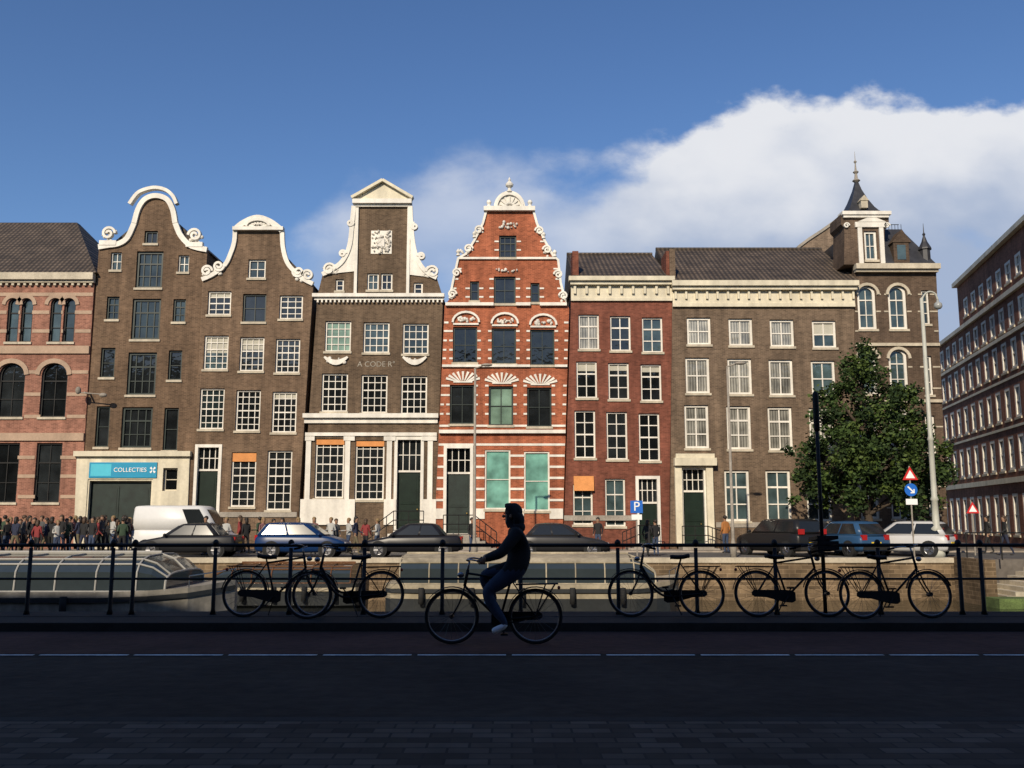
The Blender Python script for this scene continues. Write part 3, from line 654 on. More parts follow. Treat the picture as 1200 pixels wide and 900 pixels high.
# water
m,nt,b=base('canal_water'); b.inputs['Base Color'].default_value=(.012,.016,.010,1); b.inputs['Roughness'].default_value=.05
tc=nt.nodes.new('ShaderNodeTexCoord').outputs['Object']; n=nt.nodes.new('ShaderNodeTexNoise'); n.inputs['Scale'].default_value=2.5; n.inputs['Detail'].default_value=4; nt.links.new(tc,n.inputs['Vector'])
bp=nt.nodes.new('ShaderNodeBump'); bp.inputs['Strength'].default_value=.5; bp.inputs['Distance'].default_value=.15; nt.links.new(n.outputs['Fac'],bp.inputs['Height']); nt.links.new(bp.outputs[0],b.inputs['Normal'])
WAT=m; sheet('water',-200,200,14.9,38.1,-1.7,WAT,'dark rippled canal water')
g=G(); g.box(-200,unp(1137,650,38)[0],37.85,38.15,-2.8,-.22); qw=flat(g,'quay_wall',BQ,'sunlit tan brick quay wall above canal',None,'wall')
g=G(); g.box(-200,unp(1137,650,38)[0]+.05,37.8,38.3,-.22,-.02); c=flat(g,'coping',STONE,''); del c['category']; del c['label']; c.parent=qw
g=G(); g.box(-200,200,14.96,15.1,-2.8,-.1); flat(g,'quay_wall',BQ,'shaded brick quay wall below the near railing',None,'wall')
# stairs on the right
St=Thing('quay_stairs',(21,37,-1.7),'worn stone steps with mossy landing leading to canal','stairs'); g=G(); xx=unp(1142,650,37)[0]
for k in range(9): g.box(xx+k*.33,xx+8,35.4+k*.01,37.8,-2.4,-1.5+k*.16)
St.add(g,'steps',STONE); g=G(); g.box(xx-.5,xx+8,34.4,35.39,-2.4,-1.35); St.add(g,'landing',M('mossy_stone',(.09,.13,.04),.9,.4,2,bump=.5))
g=G(); g.box(xx-.45,xx-.02,35.4,38.3,-2.6,.0); St.add(g,'wing_wall',BQ)
g=G()
for k in range(6): g.tube([(xx+k*1.4,37.6,BZ),(xx+k*1.4,37.6,1)],.03,6)
for z in (.5,.98): g.tube([(xx,37.6,z),(xx+7,37.6,z)],.025,6)
St.add(g,'railing',BLACK)
# ---------------------------------------------------------------- railing
Rl=Thing('metal_railing',(0,14.5,.12),'black iron canal railing with round posts and two rails','railing')
g=G()
g.tube([(-16,14.5,1.17),(16,14.5,1.17)],.028,8); Rl.add(g,'top_rail',BLACK)
g=G(); g.tube([(-16,14.5,.66),(16,14.5,.66)],.018,8); Rl.add(g,'middle_rail',BLACK)
px=[45-125*2,45-125,45,140,165,258,345,430,520,610,722,812,903,1022,1115,1140,1230,1320]
for u in px:
    x=(u-600)/F*14.5; g=G(); g.tube([(x,14.5,.12),(x,14.5,.2),(x,14.5,1.13)],[.05,.032,.03],10); g.ell((x,14.5,1.2),(.05,.05,.06),10,6); Rl.add(g,'post',BLACK,smooth=True)
T=Thing('sign_pole',(4.82,14.55,.12),'tall dark street pole with slim folded sign top','pole')
g=G(); zt=unp(960,460,14.55)[1]; zm=unp(960,505,14.55)[1]; g.tube([(4.82,14.55,.12),(4.82,14.55,zt)],.030,10); T.add(g,'pole',BLACK,smooth=True)
g=G(); g.lathe((4.82,14.55,zm),[(.0,0),(.04,.0),(.048,.04),(.048,zt-zm-.05),(.04,zt-zm),(0,zt-zm+.03)],12); T.add(g,'sign_head',BLACK,smooth=True)
# ---------------------------------------------------------------- bicycles
RUB=M('tyre_rubber',(.015,.015,.015),.85,.2,8); CHR=M('dull_chrome',(.30,.30,.31),.35,.1,6,1); SPK=M('spoke_steel',(.12,.12,.12),.4,.1,6,1)
def arc(cx,cz,r,a0,a1,n=16,y=0): return [(cx+r*math.cos(a0+(a1-a0)*k/n),y,cz+r*math.sin(a0+(a1-a0)*k/n)) for k in range(n+1)]
def bike(label,paint,step=False,crate=False,cat='bicycle',crank=0.9,wb=.53):
    T=Thing('bicycle',(0,0,0),label,cat); r=.345
    for cx in (wb,-wb):
        g=G(); g.tube([(cx,-.05,r),(cx,.05,r)],.03,8)
        for k in range(20):
            a=2*math.pi*k/20; s=.03 if k%2 else -.03
            g.tube([(cx+.02*math.cos(a+.6),s,r+.02*math.sin(a+.6)),(cx+.31*math.cos(a),0,r+.31*math.sin(a))],.0022,3,caps=False)
        w=T.add(g,'wheel',SPK)
        for nm,rr,tr,mt in (('tyre',.327,.019,RUB),('rim',.305,.010,CHR)):
            g=G(); g.loftr([[(cx+(rr+tr*math.cos(t))*math.cos(a),tr*math.sin(t),r+(rr+tr*math.cos(t))*math.sin(a)) for t in [2*math.pi*j/8 for j in range(8)]] for a in [2*math.pi*k/40 for k in range(41)]],caps=False); T.add(g,nm,mt,w,True)
    bb=(-.08,0,.30); st=(-.22,0,.80); ht=(.33,0,.92); hb=(.37,0,.72)
    g=G(); g.tube([bb,st],.016); g.tube([ht,hb],.02)
    if step: g.tube(cr([(.36,0,.76),(.2,0,.5),(.05,0,.38),(-.11,0,.4)],4),.016); g.tube(cr([hb,(.2,0,.44),(.05,0,.32),bb],4),.017)
    else: g.tube([(.34,0,.88),(-.21,0,.80)],.015); g.tube([hb,bb],.017)
    for s in (.045,-.045):
        g.tube([bb,(-wb,s,r)],.010); g.tube([st,(-wb,s,r)],.008); g.tube(cr([hb,(.39,s,.64),(.44,s,.5),(wb,s,r)],3),.011)
    T.add(g,'frame',paint,smooth=True)
    g=G(); g.tube([(-.22,0,.79),(-.24,0,.86)],.013); g.loftr([[(x,-w*.5,z-.01),(x,-w*.5,z+.015),(x,0,z+.035),(x,w*.5,z+.015),(x,w*.5,z-.01),(x,0,z-.03)] for x,w,z in ((-.37,.1,.90),(-.34,.19,.9),(-.28,.2,.885),(-.2,.11,.88),(-.1,.05,.885),(-.08,.03,.88))]); T.add(g,'saddle',RUB,smooth=True)
    g=G(); g.tube([ht,(.31,0,1.03)],.013)
    for s in (1,-1): g.tube(cr([(.31,0,1.03),(.34,s*.12,1.05),(.27,s*.26,1.06),(.12,s*.29,1.03)],4),.011)
    T.add(g,'handlebar',CHR,smooth=True)
    for s in (1,-1): g=G(); g.tube([(.2,s*.28,1.045),(.1,s*.292,1.027)],.017); T.add(g,'grip',RUB)
    for cx,a0,a1 in ((-wb,math.radians(-5),math.radians(170)),(wb,math.radians(20),math.radians(165))):
        g=G(); pts=arc(cx,r,.365,a0,a1); g.loftr([[(p[0],-.028,p[2]-.006),(p[0],-.02,p[2]+.006),(p[0],.02,p[2]+.006),(p[0],.028,p[2]-.006)] for p in pts]); T.add(g,'mudguard',paint)
    g=G(); g.loftr([[(x,-.065,z-h),(x,-.065,z+h),(x,-.035,z+h),(x,-.035,z-h)] for x,z,h in ((.03,.3,.06),(-.02,.3,.09),(-.14,.31,.09),(-.4,.345,.055),(-.58,.35,.05),(-.62,.35,.02))]); T.add(g,'chain_guard',BLACK)
    g=G()
    for s in (.06,-.06,.0): g.tube([(-.28,s,.74),(-.82,s,.75)],.007,6)
    for x in (-.35,-.5,-.65,-.81): g.tube([(x,-.07,.747),(x,.07,.747)],.006,6)
    for s in (.06,-.06): g.tube([(-.66,s,.745),(-wb,s,r)],.006,6); g.tube([(-.78,s,.745),(-wb,s,r)],.006,6)
    T.add(g,'carrier_rack',BLACK)
    ca,sa=math.cos(crank),math.sin(crank)
    for s in (1,-1): g=G(); e=(bb[0]+s*.17*ca,s*.09,bb[2]+s*.17*sa); g.tube([(bb[0],s*.07,bb[2]),e],.01,6); g.box(e[0]-.045,e[0]+.045,min(s*.09,s*.18),max(s*.09,s*.18),e[2]-.012,e[2]+.012); T.add(g,'pedal',BLACK)
    g=G(); g.ell((.42,0,.86),(.045,.035,.035)); T.add(g,'headlight',CHR,smooth=True); g=G(); g.ell((-.83,0,.7),(.02,.04,.025)); T.add(g,'tail_light',M('red_lens',(.3,.01,.01),.3),smooth=True)
    g=G(); g.tube([(-.1,.05,.29),(-.2,.16,.03) if crank>0 else (-.32,.06,.27)],.009,6); 
    T.add(g,'kickstand',BLACK)
    if crate:
        g=G()
        for z in (.98,1.06,1.14):
            for a in ((.38,.40,-.2,.2),(.68,.70,-.2,.2),(.38,.7,-.2,-.185),(.38,.7,.185,.2)): g.box(*a,z,z+.05)
        g.box(.38,.7,-.2,.2,.93,.95); T.add(g,'crate',BLACK)
    return T
bA=bike('black upright city bicycle leaning on the canal railing',BLACK); bB=bike('black step-through city bicycle leaning on the canal railing',BLACK,True); bC=bike('black city bicycle with front crate by the railing',BLACK,False,True)
GRP='bicycles parked along the canal railing'
def bx(u,D=14.15): return (u-600)/F*D
z=.12
for T,u,rot in ((bB,777,math.pi),(bA,333,0),(bC,922,0)):
    T.o.location=(bx(u),14.15,z); T.o.rotation_euler=(math.radians(-6 if rot==0 else 6),0,rot+R.uniform(-.06,.06)); T.o['group']=GRP
copyt(bB.o,(bx(411),13.95,z),(math.radians(6),0,math.pi+.12),GRP); copyt(bA.o,(bx(1035),13.95,z),(math.radians(-6),0,.10),GRP)
cb=bike('black city bicycle ridden along the cycle lane',BLACK,False,crank=-1.9); cb.o.location=((579-600)/F*12.0,12.0,.012); cb.o.rotation_euler=(0,0,math.pi)
# ---------------------------------------------------------------- people
def skin(J,E_,root):
    names=list(J); idx={n:i for i,n in enumerate(names)}
    me=bpy.data.meshes.new('sk'); me.from_pydata([J[n][0] for n in names],[(idx[a],idx[b]) for a,b in E_],[])
    ob=bpy.data.objects.new('sk',me); COL.objects.link(ob); ob.modifiers.new('s','SKIN'); 
    for n in names:
        d=me.skin_vertices[0].data[idx[n]]; r=J[n][1]; d.radius=r if isinstance(r,tuple) else (r,r); d.use_root=(n==root)
    ss=ob.modifiers.new('b','SUBSURF'); ss.levels=2; ss.render_levels=2
    dg=bpy.context.evaluated_depsgraph_get(); dg.update()
    o=bpy.data.meshes.new_from_object(ob.evaluated_get(dg)); bpy.data.objects.remove(ob); return o
def mesh2g(me): g=G(); g.v=[tuple(v.co) for v in me.vertices]; g.f=[tuple(p.vertices) for p in me.polygons]; g.m=[0]*len(g.f); return g
SKINM=M('skin',(.28,.16,.10),.6,.05,4); HAIR=[M('dark_hair',(.02,.014,.01),.6),M('blond_hair',(.22,.15,.07),.6),M('brown_hair',(.06,.035,.02),.6)]
CLO=[M('cloth_%s'%n,c,.85,.12,3) for n,c in (('black',(.016,.016,.017)),('navy',(.02,.025,.05)),('red',(.20,.03,.03)),('white',(.40,.40,.38)),('grey',(.08,.08,.08)),('denim',(.04,.06,.11)),('khaki',(.12,.10,.06)),('pink',(.22,.10,.10)),('green',(.035,.06,.035)),('orange',(.35,.14,.04)))]
DEN=M('cyclist_denim',(.035,.05,.09),.85,.15,5)
SHOE=M('shoe_dark',(.03,.025,.02),.6); SHW=M('shoe_white',(.88,.88,.88),.6,.03)
BE_=[('pel','sp'),('sp','ch'),('ch','nk'),('nk','h1'),('h1','h2'),('h2','h3')]
for s in 'lr': BE_+=[('pel','hip'+s),('hip'+s,'kn'+s),('kn'+s,'cf'+s),('cf'+s,'an'+s),('an'+s,'to'+s),('ch','sh'+s),('sh'+s,'el'+s),('el'+s,'wr'+s),('wr'+s,'ha'+s)]
def walker(stride,arm):
    J={'pel':((0,0,.95),(.13,.15)),'sp':((0,0,1.14),(.10,.13)),'ch':((0.01,0,1.34),(.12,.16)),'nk':((.01,0,1.49),.055),'h1':((.03,0,1.56),.075),'h2':((.03,0,1.65),.095),'h3':((.01,0,1.72),.065)}
    for s,y in (('l',1),('r',-1)):
        st=stride*y; J['hip'+s]=((.02*st,y*.09,.88),.09); J['kn'+s]=((.32*st+.03,y*.1,.5),.06); J['cf'+s]=((.42*st-.02,y*.1,.36),.055); J['an'+s]=((.62*st-.05,y*.1,.09),.038); J['to'+s]=((.62*st+.12,y*.12,.04),.036)
        J['sh'+s]=((0,y*.17,1.41),.06); J['el'+s]=((-.05-arm*0-.15*st,y*.22,1.14),.042); J['wr'+s]=((.1+arm*.2-.3*st,y*.22,.93+arm*.2),.028); J['ha'+s]=((.13+arm*.25-.35*st,y*.21,.85+arm*.27),.032)
    return skin(J,BE_,'pel'),J
def mkperson(me,J,shirt,trou,hair,label,long=False):
    T=Thing('person',(0,0,0),label,'person'); g=mesh2g(me)
    hands=[Vector(J['ha'+s][0]) for s in 'lr']
    for i,f in enumerate(g.f):
        c=sum((Vector(g.v[k]) for k in f),Vector())/len(f)
        g.m[i]=3 if c.z<.08 else (0 if c.z>1.5 or min((c-h).length for h in hands)<.1 else (2 if c.z<.93 else 1))
    T.add(g,'body',[SKINM,shirt,trou,SHOE],smooth=True)
    g=G(); g.ell((-.005,0,1.69),(.108,.1,.1),12,8); 
    if long: g.ell((-.06,0,1.58),(.06,.095,.15),10,6)
    keep=[k for k,f in enumerate(g.f) if not (sum(g.v[j][0] for j in f)/len(f)>.055 and sum(g.v[j][2] for j in f)/len(f)<1.70)]
    g.f=[g.f[k] for k in keep]; g.m=[0]*len(keep); T.add(g,'hair',hair,smooth=True)
    return T
base_m=[walker(.0,0),walker(.35,0),walker(.18,1.0),walker(-.4,.3)]
temps=[]
specs=[(0,0,5,0,'person in black jacket and jeans standing'),(1,2,0,2,'person in red top walking along the quay'),(2,3,5,1,'person in white shirt holding something'),(3,1,6,0,'person in navy coat and khaki trousers walking'),(0,4,0,2,'person in grey sweater standing'),(1,7,5,1,'person in pink top and jeans walking'),(2,8,0,0,'person in green jacket with raised forearms'),(3,0,1,2,'person in black top and navy trousers walking'),(0,9,5,0,'person in orange top and jeans standing'),(1,0,0,0,'person dressed in black walking')]
for k,(mi,s,t,h,l) in enumerate(specs): temps.append(mkperson(*base_m[mi],CLO[s],CLO[t],HAIR[h],l,k%2==1).o)
used=set()
def place(k,u,D,rot,sc=1):
    x=(u-600)/F*D
    if k not in used: o=temps[k]; used.add(k); o.location=(x,D,BZ+.004); o.rotation_euler=(0,0,rot)
    else: o=copyt(temps[k],(x,D,BZ+.004),(0,0,rot))
    o.scale=(sc,)*3; o['group']='people gathered on the far quay'
u=-20; seq=[0,1,4,3,9,2,7,6,0,5,3,7,4,9]; k=0
while u<170: place(seq[k%14],u,R.uniform(41,45.2),R.uniform(0,6.28),R.uniform(.88,1.02)); u+=R.uniform(3,7); k+=1
for u in (140,152,246,262,270,283,291,306,313,322,333,352,372,391,397,409,420,432,443,552,700): place(R.choice((0,1,2,3,4,5,6,7,9,9,0)),u+R.uniform(-2,2),R.uniform(41.6,45.3),R.uniform(0,6.28),R.uniform(.9,1.0))
place(8,847,44.5,2,1); place(7,1170,42,3,1); place(9,757,41,1,.9); place(0,766,41.2,2,.9);place(9,1150,44,3,1)
# cyclist
S_=-.055
J={'pel':((-.27+S_,0,.97),(.17,.19)),'sp':((-.30+S_,0,1.14),(.155,.18)),'ch':((-.25+S_,0,1.32),(.17,.205)),'nk':((-.20+S_,0,1.46),.082),'h1':((-.175+S_,0,1.54),.085),'h2':((-.17+S_,0,1.63),.10),'h3':((-.19+S_,0,1.71),.078),
 'hipr':((-.27,-.1,.93),.13),'knr':((.14,-.11,.86),.085),'cfr':((.11,-.11,.74),.078),'anr':((-.02,-.12,.54),.048),'tor':((.13,-.13,.48),.04),
 'hipl':((-.27,.1,.92),.13),'knl':((.09,.11,.66),.088),'cfl':((.04,.11,.53),.08),'anl':((-.16,.13,.25),.046),'tol':((.02,.14,.165),.044)}
for s,y in (('l',1),('r',-1)): J['sh'+s]=((-.23+S_,y*.19,1.37),.09); J['el'+s]=((-.09,y*.27,1.13),.068); J['wr'+s]=((.1,y*.285,1.07),.044); J['ha'+s]=((.15,y*.285,1.06),.034)
me=skin(J,BE_,'pel'); g=mesh2g(me); hands=[Vector(J['ha'+s][0]) for s in 'lr']
for i,f in enumerate(g.f):
    c=sum((Vector(g.v[k]) for k in f),Vector())/len(f)
    sh=any((c-Vector(J['to'+s][0])).length<.21 and c.z<J['an'+s][0][2]+.01 and abs(c.y)>.05 for s in 'lr')
    g.m[i]=3 if sh else (0 if (c.z>1.5 and c.x>-.17) or min((c-h).length for h in hands)<.07 else (2 if c.z<.93 else 1))
for y in (1,-1):
    for q in range(4): x=.10+q*.022; g.tube([(x,y*.285,1.07),(x+.012,y*.31,1.055),(x+.014,y*.315,1.025),(x+.006,y*.295,1.008),(x,y*.275,1.012)],[.010,.010,.009,.008,.006],6)
    g.tube([(.1,y*.27,1.06),(.12,y*.25,1.04),(.15,y*.255,1.01)],[.011,.010,.008],6)
g.ell((-.07+S_,0,1.60),(.022,.014,.022),8,6)
for y in (1,-1): g.ell((-.165+S_,y*.097,1.60),(.02,.012,.03),8,6); g.ell((-.078+S_,y*.035,1.635),(.01,.014,.009),8,5)
g.ell((-.08+S_,0,1.56),(.012,.025,.008),8,5)
Cy=Thing('person',(0,0,0),'cyclist in black hooded jacket, dark jeans and white shoes','person'); Cy.add(g,'body',[SKINM,CLO[0],DEN,SHW],smooth=True)
g=G()
hp=[(-.115,.04,1.755,.02),(-.14,.09,1.765,.06),(-.19,.115,1.77,.1),(-.25,.118,1.745,.2),(-.30,.105,1.70,.24),(-.335,.07,1.64,.2),(-.35,.03,1.60,.12)]
g.loftr([[(x+S_+.03,-w*.6,z),(x+S_+.03,w*.6,z),(x+S_+.03,w,z-h*.35-.01),(x+S_+.03,w*.95,z-h-.02),(x+S_+.03,-w*.95,z-h-.02),(x+S_+.03,-w,z-h*.35-.01)] for x,w,z,h in hp])
g.ell((-.20+S_,0,1.655),(.115,.112,.115),16,10); g.ell((-.245+S_,0,1.545),(.095,.105,.13),14,10); g.ell((-.25+S_,0,1.46),(.10,.125,.09),14,8)
Cy.add(g,'hood',CLO[0],smooth=True)
Cy.o.location=cb.o.location; Cy.o.rotation_euler=cb.o.rotation_euler
# ---------------------------------------------------------------- cars
CG=M('car_glass',(.015,.018,.02),.08,.1,.6,spec=.5); RED2=M('tail_lens',(.35,.01,.01),.25,.05); HL=M('headlight_lens',(.45,.45,.47),.15,.05,spec=.8); PLT=M('yellow_plate',(.7,.48,.03),.5,.03)
def car(label,paint,L=4.2,W=1.74,H=1.45,kind='hatch',cat='car'):
    T=Thing('parked_'+('van' if kind=='van' else 'car'),(0,0,0),label,cat); w=W/2; h=L/2
    belt={'hatch':.92,'sedan':.9,'suv':1.02,'van':1.15}[kind]
    rb,rt,ft,fb={'hatch':(-h+.05,-h+.45,.25,1.05),'sedan':(-h+.65,-h+1.15,.2,1.0),'suv':(-h+.06,-h+.3,.45,1.1),'van':(-h+.02,-h+.1,h-1.25,h-.55)}[kind]
    hood={'hatch':.86,'sedan':.82,'suv':.98,'van':1.1}[kind]; tr=belt if kind!='sedan' else .93
    S=[(-h,.42,tr-.22,.80),(-h+.04,.3,tr-.08,.92),(-h+.15,.24,tr,.97),(rb+.5,.22,belt+.01,1),(0,.2,belt,1),(fb-.1,.22,belt-.01,1),(fb+.15,.23,hood+.02,.985),(h-.35,.24,hood-.1,.95),(h-.1,.26,hood-.2,.86),(h-.02,.34,hood-.32,.76),(h,.42,hood-.38,.7)]
    rings=[]
    for x,zb,zt,k in S:
        ww=w*k; half=[(ww*.82,zb),(ww*.97,zb+.08),(ww,zb+.28 if zt-zb>.45 else (zb+zt)/2),(ww*.985,zt-.10 if zt-zb>.3 else zt-.03),(ww*.93,zt-.02),(ww*.7,zt)]
        rings.append([(x,a,z) for a,z in half]+[(x,-a,z) for a,z in half[::-1]])
    g=G(); g.loftr(rings); T.add(g,'body',paint,smooth=True)
    xr=lambda q:rb+(rt-rb)*q; xf=lambda q:fb+(ft-fb)*q; wy=lambda q:w*(.93-.19*q if kind!='van' else .95-.1*q); zz=lambda q:belt-.02+(H-belt+.02)*q
    def ring(q,ins=0,dz=0):
        c=.13; a,b,y,z=xr(q)+ins,xf(q)-ins,wy(q)-ins,zz(q)+dz
        return [(a+c,y,z),(b-c*1.6,y,z),(b,y-c*1.8,z),(b+.02,0,z),(b,-y+c*1.8,z),(b-c*1.6,-y,z),(a+c,-y,z),(a,-y+c,z),(a-.01,0,z),(a,y-c,z)]
    g=G(); g.loftr([ring(0),ring(.5),ring(.9),ring(.97,.03),ring(1,.12,0),ring(1,.4,.025)]); T.add(g,'cabin',paint,smooth=True)
    def side(q,f,s): a,b=xr(q)+.16,xf(q)-.24; return (a+(b-a)*f,s*(wy(q)+.006),zz(q))
    for s in (1,-1):
        for f0,f1 in (((.02,.46),(.5,.98)) if kind!='van' else ((.72,.99),)):
            g=G(); q=[side(a,b,s) for a,b in ((.12,f0),(.12,f1),(.86,f0),(.86,f1))]; i_=[(p[0],p[1]-s*.03,p[2]) for p in q]
            g.hexa([q[0],q[1],i_[1],i_[0],q[2],q[3],i_[3],i_[2]]); T.add(g,'side_window',CG)
        g=G(); g.ell((xf(.05)-.2,s*(w+.07),belt+.05),(.07,.1,.065),10,6); T.add(g,'side_mirror',paint,smooth=True)
        g=G(); g.ell((h-.16,s*w*.66,hood-.27),(.14,.16,.075),10,6); T.add(g,'headlight',HL,smooth=True)
        g=G(); zt=tr-.2 if kind in('hatch','sedan') else belt-.05; g.box(-h-.005,-h+.12,min(s*w*.55,s*w*.84),max(s*w*.55,s*w*.84),zt,zt+(.13 if kind=='sedan' else .22)); T.add(g,'tail_light',RED2)
        for cx in (-h+.75,h-.8):
            g=G(); g.lathe((cx,s*(w-.02),.33),[(0.0,s*.024),(.37,s*.024),(.37,-s*.2)],20,axis='y'); T.add(g,'wheel_arch',RUB)
            g=G(); g.lathe((cx,s*(w-.02),.31),[(.31,-s*.15),(.315,s*.0),(.30,s*.03),(.22,s*.038),(.21,s*.03)],20,axis='y'); wl=T.add(g,'wheel',RUB,smooth=True)
            g=G(); g.lathe((cx,s*(w-.02),.31),[(.21,s*.028),(.19,s*.034),(.18,s*.030),(.001,s*.03)],20,axis='y')
            for k in range(5): a=k*1.2566; g.tube([(cx,s*(w+.015),.31),(cx+.19*math.cos(a),s*(w+.015),.31+.19*math.sin(a))],.025,5)
            T.add(g,'rim',CHR,wl)
    for q,nm in ((xf,'windscreen'),(xr,'rear_window')):
        if kind=='van' and nm=='rear_window': continue
        sg=1 if q is xf else -1; e=.012*sg+(.02 if sg>0 else -.01)*1
        g=G(); a,b=.12,.85; k=.72 if sg>0 else .82
        g.hexa([(q(a)+e,-wy(a)*k,zz(a)),(q(a)+e,wy(a)*k,zz(a)),(q(a)-sg*.03,wy(a)*k,zz(a)),(q(a)-sg*.03,-wy(a)*k,zz(a)),(q(b)+e,-wy(b)*k,zz(b)),(q(b)+e,wy(b)*k,zz(b)),(q(b)-sg*.03,wy(b)*k,zz(b)),(q(b)-sg*.03,-wy(b)*k,zz(b))]); T.add(g,nm,CG)
    for a,b,c,d_ in ((-h-.02,-h+.05,.52,.64),(h-.06,h+.015,.40,.51)): g=G(); g.box(a,b,-.26,.26,c,d_); T.add(g,'number_plate',PLT)
    for a,b,k,c,d_ in ((-h-.012,-h+.2,.8,.3,.46),(h-.2,h+.005,.66,.22,.36)): g=G(); g.box(a,b,-w*k,w*k,c,d_); T.add(g,'bumper',RUB)
    return T
def paint(n,c,r=.35): return M(n,c,r,.04,1,0,spec=.3)
CARS=[('dark grey sedan parked on the quay before the van',paint('grey_metallic',(.015,.016,.019),.45),'sedan',228,40.4,math.pi,1.42,4.3),
('dark blue hatchback parked on the quay',paint('blue_paint',(.006,.028,.10)),'hatch',360,40.4,0,1.45,3.9),
('black sedan parked on the quay',paint('black_paint',(.012,.012,.015)),'sedan',485,40.6,math.pi,1.42,4.3),
('dark grey sedan parked on the quay',paint('charcoal_paint',(.022,.022,.024)),'sedan',655,41,0,1.42,4.3),
('black estate car parked at an angle with yellow plate',paint('gloss_black',(.012,.012,.013)),'suv',909,41.8,math.radians(115),1.6,4.3),
('metallic blue hatchback parked at an angle by the tree',paint('steel_blue',(.025,.07,.15)),'hatch',984,42,math.radians(112),1.5,3.9),
('silver white hatchback parked near the lamp post',paint('silver_paint',(.5,.5,.5)),'hatch',1054,41.6,math.radians(140),1.5,4.0)]
for l,p,k,u,D,rot,H_,L in CARS:
    T=car(l,p,L,1.76,H_,k); T.o.location=((u-600)/F*D,D,BZ+.006); T.o.rotation_euler=(0,0,rot); T.o['group']='cars parked along the far quay'
T=car('white panel van parked behind the crowd',paint('van_white',(.62,.62,.61)),4.5,1.9,2.2,'van','van'); T.o.location=((223-600)/F*43.2,43.2,BZ+.006)
# ---------------------------------------------------------------- boats
HULL=M('cream_hull',(.36,.31,.22),.5,.2,1,streak=.3); HULL2=M('pale_grey_hull',(.28,.26,.22),.45,.2,1,streak=.35); HDK=M('dark_hull',(.025,.028,.03),.4,.2,1); WOOD=M('varnished_wood',(.13,.06,.025),.4,.2,2); FRM=M('boat_frame_pale',(.36,.35,.32),.4,.1,1); BGL=M('boat_roof_glass',(.03,.04,.045),.06,.1,.6,spec=.9)
def boat(label,cx,D,L,W,deck,top,hm,roofm,n,bow=1,open_=False,fm=None,t1=.60):
    T=Thing('canal_boat',(cx,D,-1.7),label,'boat'); X=lambda t:cx+bow*t*L/2
    g=G(); prof=((-1,.72,.0),(-.96,.9,0),(-.8,1,0),(.66,1,0),(.8,.9,.03),(.9,.68,.08),(.96,.38,.15),(1,.06,.2))
    rings=[]
    for t,k,u in prof:
        w=W/2*k; z=deck+u; rings.append([(X(t),D-w*.6,-1.95),(X(t),D-w*.93,-1.4),(X(t),D-w,z-.12),(X(t),D-w,z),(X(t),D+w,z),(X(t),D+w,z-.12),(X(t),D+w*.93,-1.4),(X(t),D+w*.6,-1.95)])
    g.loftr(rings); hl=T.add(g,'hull',hm)
    g=G(); g.loftr([[(X(t),D-W/2*k-.04,deck+u-.26),(X(t),D-W/2*k-.04,deck+u-.14),(X(t),D-W/2*k+.02,deck+u-.14),(X(t),D-W/2*k+.02,deck+u-.26)] for t,k,u in prof]); T.add(g,'rubbing_strake',HDK if hm is not HDK else HULL)
    g=G(); g.loftr([[(X(t),D-W/2*k*.945-.03,-1.45),(X(t),D-W/2*k*.97-.03,-.95),(X(t),D-W/2*k*.9,-.95),(X(t),D-W/2*k*.9,-1.45)] for t,k,u in prof]); T.add(g,'waterline_stripe',HDK)
    for k in range(5):
        x=X(-.75+.33*k); g=G(); g.tube([(x,D-W/2-.1,deck-.1),(x,D-W/2-.1,deck-.6)],.09,8); T.add(g,'fender',RUB,smooth=True)
    t0=-.9; w0=W/2*.88; H_=top-deck; NA=10
    def sec(t,o=0,h=1.0,k=1.0):
        return [(X(t),D-(w0*k+o)*math.copysign(abs(math.cos(math.pi*a/NA))**.55,math.cos(math.pi*a/NA)) if a not in (5,) else D,deck+.004+(H_*h+o)*max(0,math.sin(math.pi*a/NA))**.5) for a in range(NA+1)]
    tb=t1-1.4/L
    st=[(t0,1.0,1),(tb,1.0,1),((tb+t1)/2,.86,.97),(t1,.5,.9)]
    g=G(); g.loftr([sec(t,0,h,k) for t,h,k in st]); T.add(g,'window',BGL)
    g=G()
    for k in range(n+1): g.tube(sec(t0+(tb-t0)*k/n,.015),.024,6)
    g.tube(sec(t1,.015,.5,.9),.03,6)
    for i in (0,2,3,5): g.tube([sec(t,.015,h,k)[i] for t,h,k in st],.026,6)
    T.add(g,'window_frame',fm or FRM)
    if open_:
        g=G(); g.loftr([sec(t,.04,1)[2:9] for t in (t0+.01,tb-.02)]); T.add(g,'roof',roofm)
    g=G(); g.tube([sec(t,.05,1)[5] for t in (t0+.01,tb)],.05,6); T.add(g,'roof_ridge',roofm)
    g=G(); pts=[(X(t),D-W/2*k*.95,deck+u+.3) for t,k,u in prof[5:]]; g.tube(pts,.018,6)
    for p in pts: g.tube([p,(p[0],p[1],p[2]-.35)],.016,6)
    T.add(g,'bow_rail',CHR)
    return T
boat('canal tour boat with long low glass roof and pale hull',-7.75-9,26.5,18,3.9,-.34,.56,HULL2,FRM,14,t1=.84)
boat('cream saloon boat with low rounded roof moored at quay',.75,31.5,9.6,3.6,-.50,.34,HULL,HULL,8,open_=True,fm=HULL,t1=.8)
boat('dark launch with low cabin moored between tour boats',-8.6,34.3,6.5,2.8,-.7,-.1,HDK,WOOD,6,-1,fm=WOOD)
